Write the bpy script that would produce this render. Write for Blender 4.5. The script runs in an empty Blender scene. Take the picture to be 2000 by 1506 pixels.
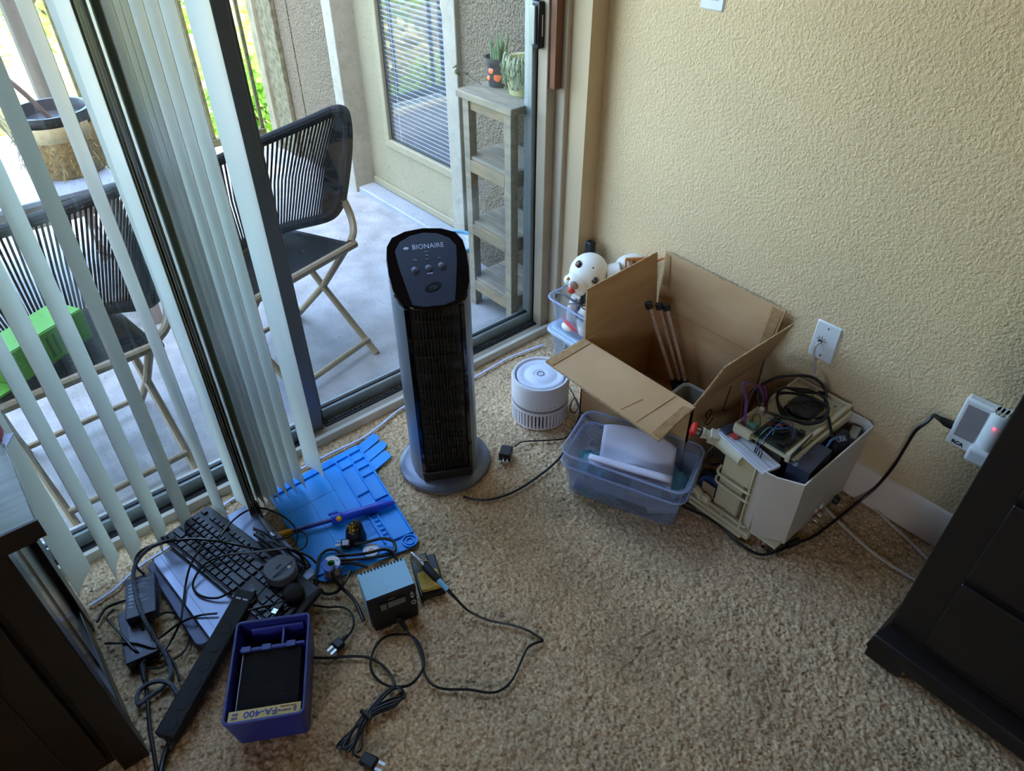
import bpy, bmesh, math, random
import numpy as np
from mathutils import Matrix, Vector
random.seed(7); rng = np.random.default_rng(7)
S = bpy.context.scene
COL = S.collection
PI = math.pi
def rad(d): return math.radians(d)
# ---------------------------------------------------------------- camera
FPX = 1382.92; PITCH, ROLL, YAW = rad(38.796), rad(-0.1948), rad(49.69)
CAM = Vector((0, 0, 1.5))
_f = Vector((math.cos(YAW), math.sin(YAW), 0)); _r = Vector((math.sin(YAW), -math.cos(YAW), 0)); _u = Vector((0, 0, 1))
F3 = _f*math.cos(PITCH) - _u*math.sin(PITCH); _u2 = _u*math.cos(PITCH) + _f*math.sin(PITCH)
R3 = _r*math.cos(ROLL) + _u2*math.sin(ROLL); U3 = _u2*math.cos(ROLL) - _r*math.sin(ROLL)
cd = bpy.data.cameras.new('camera'); cam = bpy.data.objects.new('camera', cd); COL.objects.link(cam)
cd.sensor_fit = 'HORIZONTAL'; cd.sensor_width = 36; cd.lens = FPX/2000*36; cd.clip_start = .02; cd.clip_end = 200
cam.matrix_world = Matrix(((R3.x, U3.x, -F3.x, CAM.x), (R3.y, U3.y, -F3.y, CAM.y), (R3.z, U3.z, -F3.z, CAM.z), (0, 0, 0, 1)))
S.camera = cam
# ---------------------------------------------------------------- world, sun, lamps, exposure
w = bpy.data.worlds.new('sky'); S.world = w; w.use_nodes = True
nt = w.node_tree; nt.nodes.clear()
o_ = nt.nodes.new('ShaderNodeOutputWorld'); b_ = nt.nodes.new('ShaderNodeBackground'); s_ = nt.nodes.new('ShaderNodeTexSky')
s_.sky_type = 'NISHITA'; s_.sun_disc = False; s_.sun_elevation = rad(62); s_.sun_rotation = rad(180); s_.air_density = 1.0; s_.dust_density = 1.6; s_.ozone_density = 1.0
b_.inputs[1].default_value = SKY_STR = 1.75
nt.links.new(s_.outputs[0], b_.inputs[0]); nt.links.new(b_.outputs[0], o_.inputs[0])
def lamp(name, kind, loc, rot, energy, color=(1, 1, 1), size=None, sy=None):
    d = bpy.data.lights.new(name, kind); d.energy = energy; d.color = color
    if kind == 'AREA':
        d.shape = 'RECTANGLE'; d.size = size; d.size_y = sy or size
    if kind == 'SUN': d.angle = rad(1.2)
    o = bpy.data.objects.new(name, d); COL.objects.link(o); o.location = loc; o.rotation_euler = rot
    return o
def look(v):
    return Vector(v).to_track_quat('-Z', 'Y').to_euler()
lamp('sun', 'SUN', (0, 6, 8), look((-.05, .57, -.82)), 4.5, (1, .95, .85))
# added warm fill lamp, set at an invented window in the left wall
lamp('added_side_fill', 'AREA', (-2.33, -.9, 1.65), look((1, .22, -.12)), 4.5, (1.0, .80, .56), .9, .8)
S.view_settings.view_transform = 'Standard'; S.view_settings.look = 'None'
S.view_settings.exposure = 1.06; S.view_settings.gamma = 1.0; S.view_settings.use_curve_mapping = False
S.cycles.max_bounces = 10; S.cycles.transparent_max_bounces = 24; S.cycles.caustics_reflective = False; S.cycles.caustics_refractive = False
# ---------------------------------------------------------------- pixel -> place
def ray(u, v): return R3*((u-1000)/FPX) - U3*((v-753)/FPX) + F3
def pz(u, v, z=0.0):
    d = ray(u, v); return CAM + d*((z-CAM.z)/d.z)
def px_(u, v, x):
    d = ray(u, v); return CAM + d*((x-CAM.x)/d.x)
def py_(u, v, y):
    d = ray(u, v); return CAM + d*((y-CAM.y)/d.y)
# ---------------------------------------------------------------- materials
MATS = {}
def lin(c):
    if isinstance(c, str):
        c = c.lstrip('#'); c = tuple(int(c[i:i+2], 16)/255 for i in (0, 2, 4))
        c = tuple(x/12.92 if x <= .04045 else ((x+.055)/1.055)**2.4 for x in c)
    return c
def mat(name, col, rough=.5, metal=0.0, var=.08, scale=30, bump=0.0, bscale=200, col2=None, trans=0.0, emit=None, coat=0.0, alpha=1.0, spec=.5, sss=0, detail=4, stretch=None, sheen=0):
    if name in MATS: return MATS[name]
    m = bpy.data.materials.new(name); m.use_nodes = True; nt = m.node_tree; p = nt.nodes['Principled BSDF']
    c = lin(col)
    tc = nt.nodes.new('ShaderNodeTexCoord'); no = nt.nodes.new('ShaderNodeTexNoise'); no.inputs['Scale'].default_value = scale; no.inputs['Detail'].default_value = detail
    src = tc.outputs['Object']
    if stretch:
        mp = nt.nodes.new('ShaderNodeMapping'); mp.inputs['Scale'].default_value = stretch; nt.links.new(src, mp.inputs[0]); src = mp.outputs[0]
    nt.links.new(src, no.inputs['Vector'])
    r = nt.nodes.new('ShaderNodeValToRGB'); r.color_ramp.elements[0].position = .3; r.color_ramp.elements[1].position = .7
    if col2 is not None: a, b = c, lin(col2)
    else: a, b = tuple(x*(1-var) for x in c), tuple(min(1, x*(1+var)) for x in c)
    r.color_ramp.elements[0].color = (*a, 1); r.color_ramp.elements[1].color = (*b, 1)
    nt.links.new(no.outputs['Fac'], r.inputs[0]); nt.links.new(r.outputs[0], p.inputs['Base Color'])
    p.inputs['Roughness'].default_value = rough; p.inputs['Metallic'].default_value = metal
    p.inputs['Specular IOR Level'].default_value = spec
    if trans: p.inputs['Transmission Weight'].default_value = trans
    if coat: p.inputs['Coat Weight'].default_value = coat; p.inputs['Coat Roughness'].default_value = .05
    if sheen: p.inputs['Sheen Weight'].default_value = sheen
    if emit: p.inputs['Emission Color'].default_value = (*lin(emit[0]), 1); p.inputs['Emission Strength'].default_value = emit[1]
    if bump:
        n2 = nt.nodes.new('ShaderNodeTexNoise'); n2.inputs['Scale'].default_value = bscale; n2.inputs['Detail'].default_value = 3
        nt.links.new(src, n2.inputs['Vector'])
        bp = nt.nodes.new('ShaderNodeBump'); bp.inputs['Strength'].default_value = bump; bp.inputs['Distance'].default_value = .004
        nt.links.new(n2.outputs['Fac'], bp.inputs['Height']); nt.links.new(bp.outputs[0], p.inputs['Normal'])
    if alpha < 1: p.inputs['Alpha'].default_value = alpha
    MATS[name] = m; return m
def rim(nt):
    """reflectance of a thin pane, the same from both sides"""
    l = nt.nodes.new('ShaderNodeLayerWeight'); l.inputs[0].default_value = .5
    a = nt.nodes.new('ShaderNodeMath'); a.operation = 'POWER'; a.inputs[1].default_value = 4.0
    b = nt.nodes.new('ShaderNodeMath'); b.operation = 'MULTIPLY_ADD'; b.inputs[1].default_value = .7; b.inputs[2].default_value = .045
    nt.links.new(l.outputs['Facing'], a.inputs[0]); nt.links.new(a.outputs[0], b.inputs[0]); return b
def clear(name, tint, rough=.1, fac=.3, body='#cfdcef'):
    """thin translucent plastic or pane: see-through film mixed with a glossy, slightly milky body"""
    if name in MATS: return MATS[name]
    m = bpy.data.materials.new(name); m.use_nodes = True; nt = m.node_tree; nt.nodes.clear()
    out = nt.nodes.new('ShaderNodeOutputMaterial'); t = nt.nodes.new('ShaderNodeBsdfTransparent'); t.inputs[0].default_value = (*lin(tint), 1)
    p = nt.nodes.new('ShaderNodeBsdfPrincipled'); p.inputs['Base Color'].default_value = (*lin(body), 1); p.inputs['Roughness'].default_value = rough
    lw = rim(nt)
    no = nt.nodes.new('ShaderNodeTexNoise'); no.inputs['Scale'].default_value = 9; tc = nt.nodes.new('ShaderNodeTexCoord'); nt.links.new(tc.outputs['Object'], no.inputs['Vector'])
    mm = nt.nodes.new('ShaderNodeMath'); mm.operation = 'MULTIPLY_ADD'; mm.inputs[1].default_value = .12; mm.inputs[2].default_value = fac-.06; nt.links.new(no.outputs['Fac'], mm.inputs[0])
    ad = nt.nodes.new('ShaderNodeMath'); ad.operation = 'ADD'; ad.use_clamp = True; nt.links.new(mm.outputs[0], ad.inputs[0]); nt.links.new(lw.outputs[0], ad.inputs[1])
    mx = nt.nodes.new('ShaderNodeMixShader'); nt.links.new(ad.outputs[0], mx.inputs[0]); nt.links.new(t.outputs[0], mx.inputs[1]); nt.links.new(p.outputs[0], mx.inputs[2])
    nt.links.new(mx.outputs[0], out.inputs[0]); MATS[name] = m; return m
def pane(name, tint):
    if name in MATS: return MATS[name]
    m = bpy.data.materials.new(name); m.use_nodes = True; nt = m.node_tree; nt.nodes.clear()
    out = nt.nodes.new('ShaderNodeOutputMaterial'); t = nt.nodes.new('ShaderNodeBsdfTransparent'); t.inputs[0].default_value = (*tint, 1)
    g = nt.nodes.new('ShaderNodeBsdfGlossy'); g.inputs['Roughness'].default_value = .01
    lw = rim(nt)
    mx = nt.nodes.new('ShaderNodeMixShader'); nt.links.new(lw.outputs[0], mx.inputs[0]); nt.links.new(t.outputs[0], mx.inputs[1]); nt.links.new(g.outputs[0], mx.inputs[2])
    # a little dust on the pane
    df = nt.nodes.new('ShaderNodeBsdfDiffuse'); df.inputs[0].default_value = (.6, .6, .58, 1)
    no = nt.nodes.new('ShaderNodeTexNoise'); no.inputs['Scale'].default_value = 160; no.inputs['Detail'].default_value = 2
    tc = nt.nodes.new('ShaderNodeTexCoord'); nt.links.new(tc.outputs['Object'], no.inputs['Vector'])
    rp = nt.nodes.new('ShaderNodeValToRGB'); rp.color_ramp.elements[0].position = .62; rp.color_ramp.elements[1].position = .8; rp.color_ramp.elements[0].color = (.02,)*3+(1,); rp.color_ramp.elements[1].color = (.5,)*3+(1,)
    nt.links.new(no.outputs['Fac'], rp.inputs[0])
    m2 = nt.nodes.new('ShaderNodeMixShader'); nt.links.new(rp.outputs[0], m2.inputs[0]); nt.links.new(mx.outputs[0], m2.inputs[1]); nt.links.new(df.outputs[0], m2.inputs[2])
    nt.links.new(m2.outputs[0], out.inputs[0]); MATS[name] = m; return m
def leafmat(name, c1, c2, tr=.45):
    if name in MATS: return MATS[name]
    m = bpy.data.materials.new(name); m.use_nodes = True; nt = m.node_tree; nt.nodes.clear()
    out = nt.nodes.new('ShaderNodeOutputMaterial'); d = nt.nodes.new('ShaderNodeBsdfDiffuse'); t = nt.nodes.new('ShaderNodeBsdfTranslucent')
    no = nt.nodes.new('ShaderNodeTexNoise'); no.inputs['Scale'].default_value = 6; r = nt.nodes.new('ShaderNodeValToRGB')
    tc = nt.nodes.new('ShaderNodeTexCoord'); nt.links.new(tc.outputs['Object'], no.inputs['Vector'])
    r.color_ramp.elements[0].position = .35; r.color_ramp.elements[1].position = .65
    r.color_ramp.elements[0].color = (*lin(c1), 1); r.color_ramp.elements[1].color = (*lin(c2), 1)
    nt.links.new(no.outputs['Fac'], r.inputs[0])
    for q in (d, t): nt.links.new(r.outputs[0], q.inputs[0])
    mx = nt.nodes.new('ShaderNodeMixShader'); mx.inputs[0].default_value = tr
    nt.links.new(d.outputs[0], mx.inputs[1]); nt.links.new(t.outputs[0], mx.inputs[2]); nt.links.new(mx.outputs[0], out.inputs[0])
    MATS[name] = m; return m
# ---------------------------------------------------------------- mesh collector
class MB:
    def __init__(s): s.v = []; s.f = []
    def add(s, vs, fs, M=None):
        k = len(s.v)
        s.v += [tuple(M @ Vector(q)) for q in vs] if M is not None else [tuple(q) for q in vs]
        s.f += [tuple(i+k for i in f) for f in fs]; return s
    def box(s, c, d, rz=0, M=None, taper=1.0):
        x, y, z = (q/2 for q in d); tx = taper
        vs = [(-x*tx, -y*tx, -z), (x*tx, -y*tx, -z), (x*tx, y*tx, -z), (-x*tx, y*tx, -z), (-x, -y, z), (x, -y, z), (x, y, z), (-x, y, z)]
        T = Matrix.Translation(c) @ Matrix.Rotation(rz, 4, 'Z')
        if M is not None: T = M @ T
        return s.add(vs, [(0, 3, 2, 1), (4, 5, 6, 7), (0, 1, 5, 4), (1, 2, 6, 5), (2, 3, 7, 6), (3, 0, 4, 7)], T)
    def bb(s, x0, x1, y0, y1, z0, z1, M=None):
        return s.box(((x0+x1)/2, (y0+y1)/2, (z0+z1)/2), (abs(x1-x0), abs(y1-y0), abs(z1-z0)), M=M)
    def prism(s, poly, z0, z1, M=None, top=None):
        n = len(poly); tp = top or poly
        vs = [(p[0], p[1], z0) for p in poly]+[(p[0], p[1], z1) for p in tp]
        fs = [tuple(range(n-1, -1, -1)), tuple(range(n, 2*n))]+[(i, (i+1) % n, n+(i+1) % n, n+i) for i in range(n)]
        return s.add(vs, fs, M)
    def lathe(s, prof, n=24, M=None, a0=0, a1=2*PI, cap=False):
        full = abs(a1-a0-2*PI) < 1e-6; k = n if full else n+1; m = len(prof)
        vs = []; fs = []
        for i in range(k):
            a = a0+(a1-a0)*i/n; c, q = math.cos(a), math.sin(a)
            vs += [(r*c, r*q, z) for r, z in prof]
        for i in range(n):
            j = (i+1) % k
            for h in range(m-1):
                fs.append((i*m+h, j*m+h, j*m+h+1, i*m+h+1))
        if cap:
            fs.append(tuple(i*m+m-1 for i in range(k))); fs.append(tuple(i*m for i in range(k-1, -1, -1)))
        return s.add(vs, fs, M)
    def cyl(s, a, b, r, n=14, r2=None):
        a, b = Vector(a), Vector(b); d = b-a; q = d.to_track_quat('Z', 'Y').to_matrix().to_4x4()
        return s.lathe([(r, 0), (r if r2 is None else r2, d.length)], n, Matrix.Translation(a) @ q, cap=True)
    def tube(s, pts, r, n=8, closed=False, cap=True):
        P = [Vector(p) for p in pts]; m = len(P)
        if m < 2: return s
        up = None; vs = []
        for i in range(m):
            if closed: t = P[(i+1) % m]-P[i-1]
            else: t = P[min(i+1, m-1)]-P[max(i-1, 0)]
            if t.length < 1e-9: t = Vector((1, 0, 0))
            t.normalize()
            if up is None: up = t.orthogonal()
            up = up-t*up.dot(t)
            if up.length < 1e-6: up = t.orthogonal()
            up.normalize(); side = t.cross(up); rr = r[i] if isinstance(r, (list, tuple)) else r
            for k in range(n):
                a = 2*PI*k/n; vs.append(P[i]+up*(rr*math.cos(a))+side*(rr*math.sin(a)))
        fs = []
        for i in range(m if closed else m-1):
            j = (i+1) % m
            for k in range(n):
                l = (k+1) % n; fs.append((i*n+k, i*n+l, j*n+l, j*n+k))
        if cap and not closed: fs += [tuple(range(n-1, -1, -1)), tuple((m-1)*n+k for k in range(n))]
        return s.add(vs, fs)
    def ribbon(s, pts, w, t=.001):
        """flat cable lying on the ground"""
        P = [Vector(p) for p in pts]; vs = []; fs = []; m = len(P)
        for i in range(m):
            d = P[min(i+1, m-1)]-P[max(i-1, 0)]; n = Vector((-d.y, d.x, 0))
            n = n.normalized()*(w/2) if n.length > 1e-6 else Vector((w/2, 0, 0))
            vs += [P[i]+n, P[i]-n, P[i]-n+Vector((0, 0, t)), P[i]+n+Vector((0, 0, t))]
        for i in range(m-1):
            for k in range(4):
                l = (k+1) % 4; fs.append((i*4+k, i*4+l, i*4+4+l, i*4+4+k))
        fs += [(3, 2, 1, 0), tuple((m-1)*4+k for k in range(4))]
        return s.add(vs, fs)
    def sphere(s, c, r, n=14, m=9, sc=(1, 1, 1), M=None):
        prof = [(max(1e-5, r*math.sin(PI*i/m)), -r*math.cos(PI*i/m)) for i in range(m+1)]
        T = Matrix.Translation(c) @ Matrix.Diagonal((*sc, 1))
        if M is not None: T = M @ T
        return s.lathe(prof, n, T)
    def grid(s, fn, nu, nv, closed_u=False):
        vs = [fn(i/(nu if closed_u else nu-1), j/(nv-1)) for i in range(nu) for j in range(nv)]
        fs = []
        for i in range(nu if closed_u else nu-1):
            k = (i+1) % nu
            for j in range(nv-1): fs.append((i*nv+j, k*nv+j, k*nv+j+1, i*nv+j+1))
        return s.add(vs, fs)
def catmull(P, k=8, closed=False):
    P = [Vector(p) for p in P]; n = len(P); out = []
    for i in range(n if closed else n-1):
        p0 = P[i-1] if (i > 0 or closed) else P[0]; p1 = P[i]; p2 = P[(i+1) % n]; p3 = P[(i+2) % n] if (closed or i+2 < n) else P[-1]
        for j in range(k):
            t = j/k; out.append(.5*((2*p1)+(p2-p0)*t+(2*p0-5*p1+4*p2-p3)*t*t+(3*p1-p0-3*p2+p3)*t*t*t))
    if not closed: out.append(P[-1])
    return out
def rrect(w, h, r, n=5):
    pts = []
    for cx, cy, a in ((w/2-r, h/2-r, 0), (-w/2+r, h/2-r, PI/2), (-w/2+r, -h/2+r, PI), (w/2-r, -h/2+r, 1.5*PI)):
        for i in range(n+1): t = a+PI/2*i/n; pts.append((cx+r*math.cos(t), cy+r*math.sin(t)))
    return pts
# ---------------------------------------------------------------- objects
ROOTM = {}
def tag(o, label=None, cat=None, group=None, kind=None):
    for k, v in (('label', label), ('category', cat), ('group', group), ('kind', kind)):
        if v: o[k] = v
    return o
def thing(name, label, cat, loc=(0, 0, 0), rz=0.0, group=None, M=None, kind=None):
    o = bpy.data.objects.new(name, None); COL.objects.link(o); o.empty_display_size = .02
    mm = M if M is not None else Matrix.Translation(loc) @ Matrix.Rotation(rz, 4, 'Z')
    o.matrix_world = mm; ROOTM[o.name] = mm.copy(); tag(o, label, cat, group, kind); return o
def rootm(o):
    while o.parent is not None: o = o.parent
    return ROOTM.get(o.name, Matrix.Identity(4))
def mesh_of(mb, name, m, smooth=35):
    me = bpy.data.meshes.new(name); me.from_pydata(mb.v, [], mb.f); me.update()
    bm = bmesh.new(); bm.from_mesh(me); bmesh.ops.recalc_face_normals(bm, faces=bm.faces[:]); bm.to_mesh(me); bm.free()
    if smooth:
        me.polygons.foreach_set('use_smooth', [True]*len(me.polygons)); me.set_sharp_from_angle(angle=rad(smooth))
    me.materials.append(m); return me
def part(parent, name, mb, m, world=False, smooth=35, bevel=0, seg=2, label=None, kind=None):
    """a mesh under its thing; geometry in the thing's own frame, or in room coordinates with world=True"""
    if world:
        inv = rootm(parent).inverted(); mb.v = [tuple(inv @ Vector(q)) for q in mb.v]
    me = mesh_of(mb, name, m, smooth); o = bpy.data.objects.new(name, me); COL.objects.link(o); o.parent = parent
    if bevel:
        b = o.modifiers.new('bevel', 'BEVEL'); b.width = bevel; b.segments = seg; b.limit_method = 'ANGLE'; b.angle_limit = rad(40)
    return tag(o, label, kind=kind)
def twin(parent, name, me, M, bevel=0):
    """another piece sharing mesh data"""
    o = bpy.data.objects.new(name, me); COL.objects.link(o); o.parent = parent; o.matrix_local = M
    if bevel:
        b = o.modifiers.new('bevel', 'BEVEL'); b.width = bevel; b.segments = 2
    return o
def solo(name, mb, m, label=None, cat=None, group=None, kind=None, smooth=35, bevel=0):
    """a thing (or piece of the setting) that is one mesh, its origin at the middle of its base"""
    V = np.array(mb.v); c = Vector(((V[:, 0].min()+V[:, 0].max())/2, (V[:, 1].min()+V[:, 1].max())/2, V[:, 2].min()))
    mb.v = [tuple(Vector(q)-c) for q in mb.v]
    o = bpy.data.objects.new(name, mesh_of(mb, name, m, smooth)); COL.objects.link(o); o.location = c
    ROOTM[o.name] = Matrix.Translation(c)
    if bevel:
        b = o.modifiers.new('bevel', 'BEVEL'); b.width = bevel; b.segments = 2; b.limit_method = 'ANGLE'; b.angle_limit = rad(40)
    return tag(o, label, cat, group, kind)
def lettering(parent, txt, size, M, m, name='lettering', depth=.0004, align='CENTER', world=False, spacing=1.0, shear=0, sx=1.0, offset=0):
    cu = bpy.data.curves.new('t', 'FONT'); cu.body = txt; cu.size = size; cu.align_x = align; cu.align_y = 'CENTER'; cu.extrude = depth; cu.space_character = spacing; cu.shear = shear; cu.offset = offset; cu.resolution_u = 3
    t = bpy.data.objects.new('t', cu); COL.objects.link(t)
    dg = bpy.context.evaluated_depsgraph_get(); me = bpy.data.meshes.new_from_object(t.evaluated_get(dg))
    bpy.data.objects.remove(t); bpy.data.curves.remove(cu)
    if world: M = rootm(parent).inverted() @ M
    me.transform(M @ Matrix.Diagonal((sx, 1, 1, 1))); me.materials.clear(); me.materials.append(m); me.name = name
    o = bpy.data.objects.new(name, me); COL.objects.link(o); o.parent = parent; return o
def frame3(o, x, y):
    """matrix with origin o, x along x, y near y"""
    x = Vector(x).normalized(); z = x.cross(Vector(y)).normalized(); y = z.cross(x)
    return Matrix(((x.x, y.x, z.x, o[0]), (x.y, y.y, z.y, o[1]), (x.z, y.z, z.z, o[2]), (0, 0, 0, 1)))
def path(pts, k=6, closed=False):
    return catmull([pz(*p) if not isinstance(p, Vector) else p for p in pts], k, closed)
# ================================================================ THE SETTING
XW, YW, YD = 1.625, 1.49, 1.583          # right wall, door wall, inner edge of the door sill
ZC = 2.45
def wallmat(name, c, strength=.55, sc=75, dist=.004):
    if name in MATS: return MATS[name]
    m = mat(name, c, .85, var=.03, scale=3)
    nt = m.node_tree; p = nt.nodes['Principled BSDF']; tc = nt.nodes.new('ShaderNodeTexCoord')
    n = nt.nodes.new('ShaderNodeTexNoise'); n.inputs['Scale'].default_value = sc; n.inputs['Detail'].default_value = 3; n.inputs['Distortion'].default_value = .15
    r = nt.nodes.new('ShaderNodeValToRGB'); r.color_ramp.elements[0].position = .36; r.color_ramp.elements[1].position = .68
    b = nt.nodes.new('ShaderNodeBump'); b.inputs['Strength'].default_value = strength; b.inputs['Distance'].default_value = dist
    nt.links.new(tc.outputs['Object'], n.inputs['Vector']); nt.links.new(n.outputs['Fac'], r.inputs[0]); nt.links.new(r.outputs[0], b.inputs['Height']); nt.links.new(b.outputs[0], p.inputs['Normal'])
    return m
M_wall = wallmat('cream_textured_paint', '#dabd90', .6, 140, .003)
M_paint = mat('cream_smooth_paint', '#c4ab86', .7, var=.03, scale=4)
M_trim = mat('trim_white', '#dcc9b4', .5, var=.03, scale=6)
M_ceil = wallmat('ceiling_paint', '#83705a', .4, 60)
M_wall2 = wallmat('far_room_paint', '#8c7350', .6, 95, .003)
def carpetmat():
    m = mat('beige_carpet', '#a0815a', .95, scale=150, col2='#f2d4a8', detail=3, sheen=.15)
    nt = m.node_tree; p = nt.nodes['Principled BSDF']; rp = [n for n in nt.nodes if n.type == 'VALTORGB'][0]
    tc = [n for n in nt.nodes if n.type == 'TEX_COORD'][0]
    big = nt.nodes.new('ShaderNodeTexNoise'); big.inputs['Scale'].default_value = 5; big.inputs['Detail'].default_value = 3
    nt.links.new(tc.outputs['Object'], big.inputs['Vector'])
    r2 = nt.nodes.new('ShaderNodeValToRGB'); r2.color_ramp.elements[0].color = (.80, .80, .80, 1); r2.color_ramp.elements[1].color = (1.06, 1.05, 1.04, 1); r2.color_ramp.elements[0].position = .35; r2.color_ramp.elements[1].position = .68
    nt.links.new(big.outputs['Fac'], r2.inputs[0])
    mx = nt.nodes.new('ShaderNodeMix'); mx.data_type = 'RGBA'; mx.blend_type = 'MULTIPLY'; mx.inputs[0].default_value = 1
    nt.links.new(rp.outputs[0], mx.inputs[6]); nt.links.new(r2.outputs[0], mx.inputs[7]); nt.links.new(mx.outputs[2], p.inputs['Base Color'])
    return m
M_carpet = carpetmat()
# --- carpet: real tufts, a fine grid pushed up and down
def carpet():
    x0, x1, y0, y1, st = -.30, 1.64, -.36, 1.60, .0042
    nx, ny = int((x1-x0)/st), int((y1-y0)/st)
    X, Y = np.meshgrid(np.linspace(x0, x1, nx), np.linspace(y0, y1, ny), indexing='ij')
    def smooth_noise(k):
        a = rng.random((nx//k+2, ny//k+2)); i = np.arange(nx)/k; j = np.arange(ny)/k
        i0 = i.astype(int); j0 = j.astype(int); fi = (i-i0)[:, None]; fj = (j-j0)[None, :]
        return a[i0][:, j0]*(1-fi)*(1-fj)+a[i0+1][:, j0]*fi*(1-fj)+a[i0][:, j0+1]*(1-fi)*fj+a[i0+1][:, j0+1]*fi*fj
    Z = .0065*rng.random((nx, ny))+.004*smooth_noise(3)+.001*smooth_noise(16)-.011
    X = X+rng.uniform(-.0016, .0016, X.shape); Y = Y+rng.uniform(-.0016, .0016, Y.shape)
    V = np.stack([X, Y, Z], -1).reshape(-1, 3)
    idx = np.arange(nx*ny).reshape(nx, ny); Fq = np.stack([idx[:-1, :-1], idx[1:, :-1], idx[1:, 1:], idx[:-1, 1:]], -1).reshape(-1, 4)
    me = bpy.data.meshes.new('floor'); me.vertices.add(len(V)); me.vertices.foreach_set('co', V.ravel())
    me.loops.add(Fq.size); me.loops.foreach_set('vertex_index', Fq.ravel().astype(np.int32)); me.polygons.add(len(Fq)); me.polygons.foreach_set('loop_start', np.arange(0, Fq.size, 4, dtype=np.int32)); me.update(); me.validate()
    me.polygons.foreach_set('use_smooth', np.ones(len(Fq), bool)); me.materials.append(M_carpet)
    o = bpy.data.objects.new('floor', me); COL.objects.link(o); return tag(o, 'beige cut pile carpet covering the room', kind='structure')
fl = carpet()
mb = MB()
for a in ((-2.4, -.30, -3, 1.60), (-.30, 1.64, -3, -.36)): mb.bb(a[0], a[1], a[2], a[3], -.05, -.004)
mb.bb(-.30, 1.64, -.36, 1.6, -.05, -.012)
part(fl, 'carpet_beyond_the_frame', mb, M_carpet, kind='structure')
def struct(name, mb, m, **k):
    return solo(name, mb, m, kind='structure', **k)
struct('wall_right', MB().bb(XW, XW+.12, -3, 1.70, -.02, ZC+.1), M_wall)
# door wall with the opening, and the drywall return on the right of the door
OX0, OX1, OZ = -.31, 1.556, 2.06
mb = MB(); mb.bb(OX1, XW+.01, YW, 1.70, -.02, ZC); mb.bb(-2.4, OX0, YW, 1.70, -.02, ZC); mb.bb(OX0, OX1, YW, 1.70, OZ, ZC)
struct('wall_front', mb, M_paint)
struct('ceiling', MB().bb(-3.1, XW+.12, -3.1, 1.72, ZC, ZC+.34), M_ceil)
mb = MB(); mb.bb(-2.5, -2.4, -3, -1.4, -.02, ZC); mb.bb(-2.5, -2.4, -.4, 1.70, -.02, ZC); mb.bb(-2.5, -2.4, -1.4, -.4, -.02, 1.2); mb.bb(-2.5, -2.4, -1.4, -.4, 2.1, ZC)
struct('wall_left', mb, M_wall2)
struct('wall_back', MB().bb(-2.4, XW, -3.1, -3, -.02, ZC), M_wall2)
wn = struct('added_window_left', MB().bb(-2.49, -2.47, -1.4, -.4, 1.2, 2.1), pane('added_window_pane', (.95, .97, .96)))  # unseen window, added so that fill reaches the right wall from the left
mb = MB(); mb.bb(-2.48, -2.42, -.92, -.88, 1.2, 2.1); mb.bb(-2.48, -2.42, -1.4, -1.35, 1.2, 2.1); mb.bb(-2.48, -2.42, -.45, -.4, 1.2, 2.1); mb.bb(-2.48, -2.42, -1.35, -.45, 1.2, 1.25); mb.bb(-2.48, -2.42, -1.35, -.45, 2.05, 2.1)
part(wn, 'added_window_frame', mb, M_trim, world=True)
# baseboards: flat board with a rounded top edge
mb = MB(); mb.prism([(0, 0), (.014, 0), (.014, .098), (.008, .112), (0, .116)], -3, 1.486, Matrix(((-1, 0, 0, XW), (0, 0, 1, 0), (0, 1, 0, 0), (0, 0, 0, 1))))
struct('baseboard_right', mb, M_trim, smooth=30)
mb = MB(); mb.prism([(0, 0), (.012, 0), (.012, .098), (.008, .112), (0, .116)], OX1, XW-.014, Matrix(((0, 0, 1, 0), (-1, 0, 0, YW), (0, 1, 0, 0), (0, 0, 0, 1))))
struct('baseboard_front', mb, M_trim, smooth=30)
# ---------------------------------------------------------------- sliding glass door
M_alu = mat('grey_aluminium', '#97a09e', .38, .55, var=.06, scale=14)
M_alud = mat('dark_aluminium', '#6c6e70', .42, .5, var=.06, scale=14)
M_rub = mat('black_rubber', '#101012', .55, var=.2, scale=60)
M_sill = mat('beige_sill', '#a39885', .5, .1, var=.12, scale=8, stretch=(1, 8, 8))
M_glass = pane('door_pane', (.93, .965, .955))
D = thing('door_1', 'aluminium framed sliding glass door to the balcony', None, (.6, 1.64, 0), kind='structure')
part(D, 'sill', MB().bb(OX0, OX1, YD, 1.715, -.03, .016), M_sill, world=True, bevel=.003)
part(D, 'sill_strip', MB().bb(OX0, OX1, YD-.002, 1.597, -.02, .024), mat('pale_strip', '#c9c2b0', .45, var=.1, scale=9), world=True, bevel=.002)
part(D, 'inner_track', MB().bb(OX0, .565, 1.603, 1.624, .016, .019), M_rub, world=True)
part(D, 'outer_track', MB().bb(.62, 1.505, 1.628, 1.650, .016, .020), M_rub, world=True)
part(D, 'outer_track', MB().bb(OX0, .60, 1.672, 1.692, .016, .022), M_rub, world=True)
rb = MB().box((0, 0, 0), (.008, .006, .004)); rme = mesh_of(rb, 'track_tooth', M_alud)
mb = MB()
for i in range(73): mb.box((.64+i*.0118, 1.640, .022), (.006, .005, .004))
part(D, 'track_teeth', mb, M_alud, world=True, kind='stuff')
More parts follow.
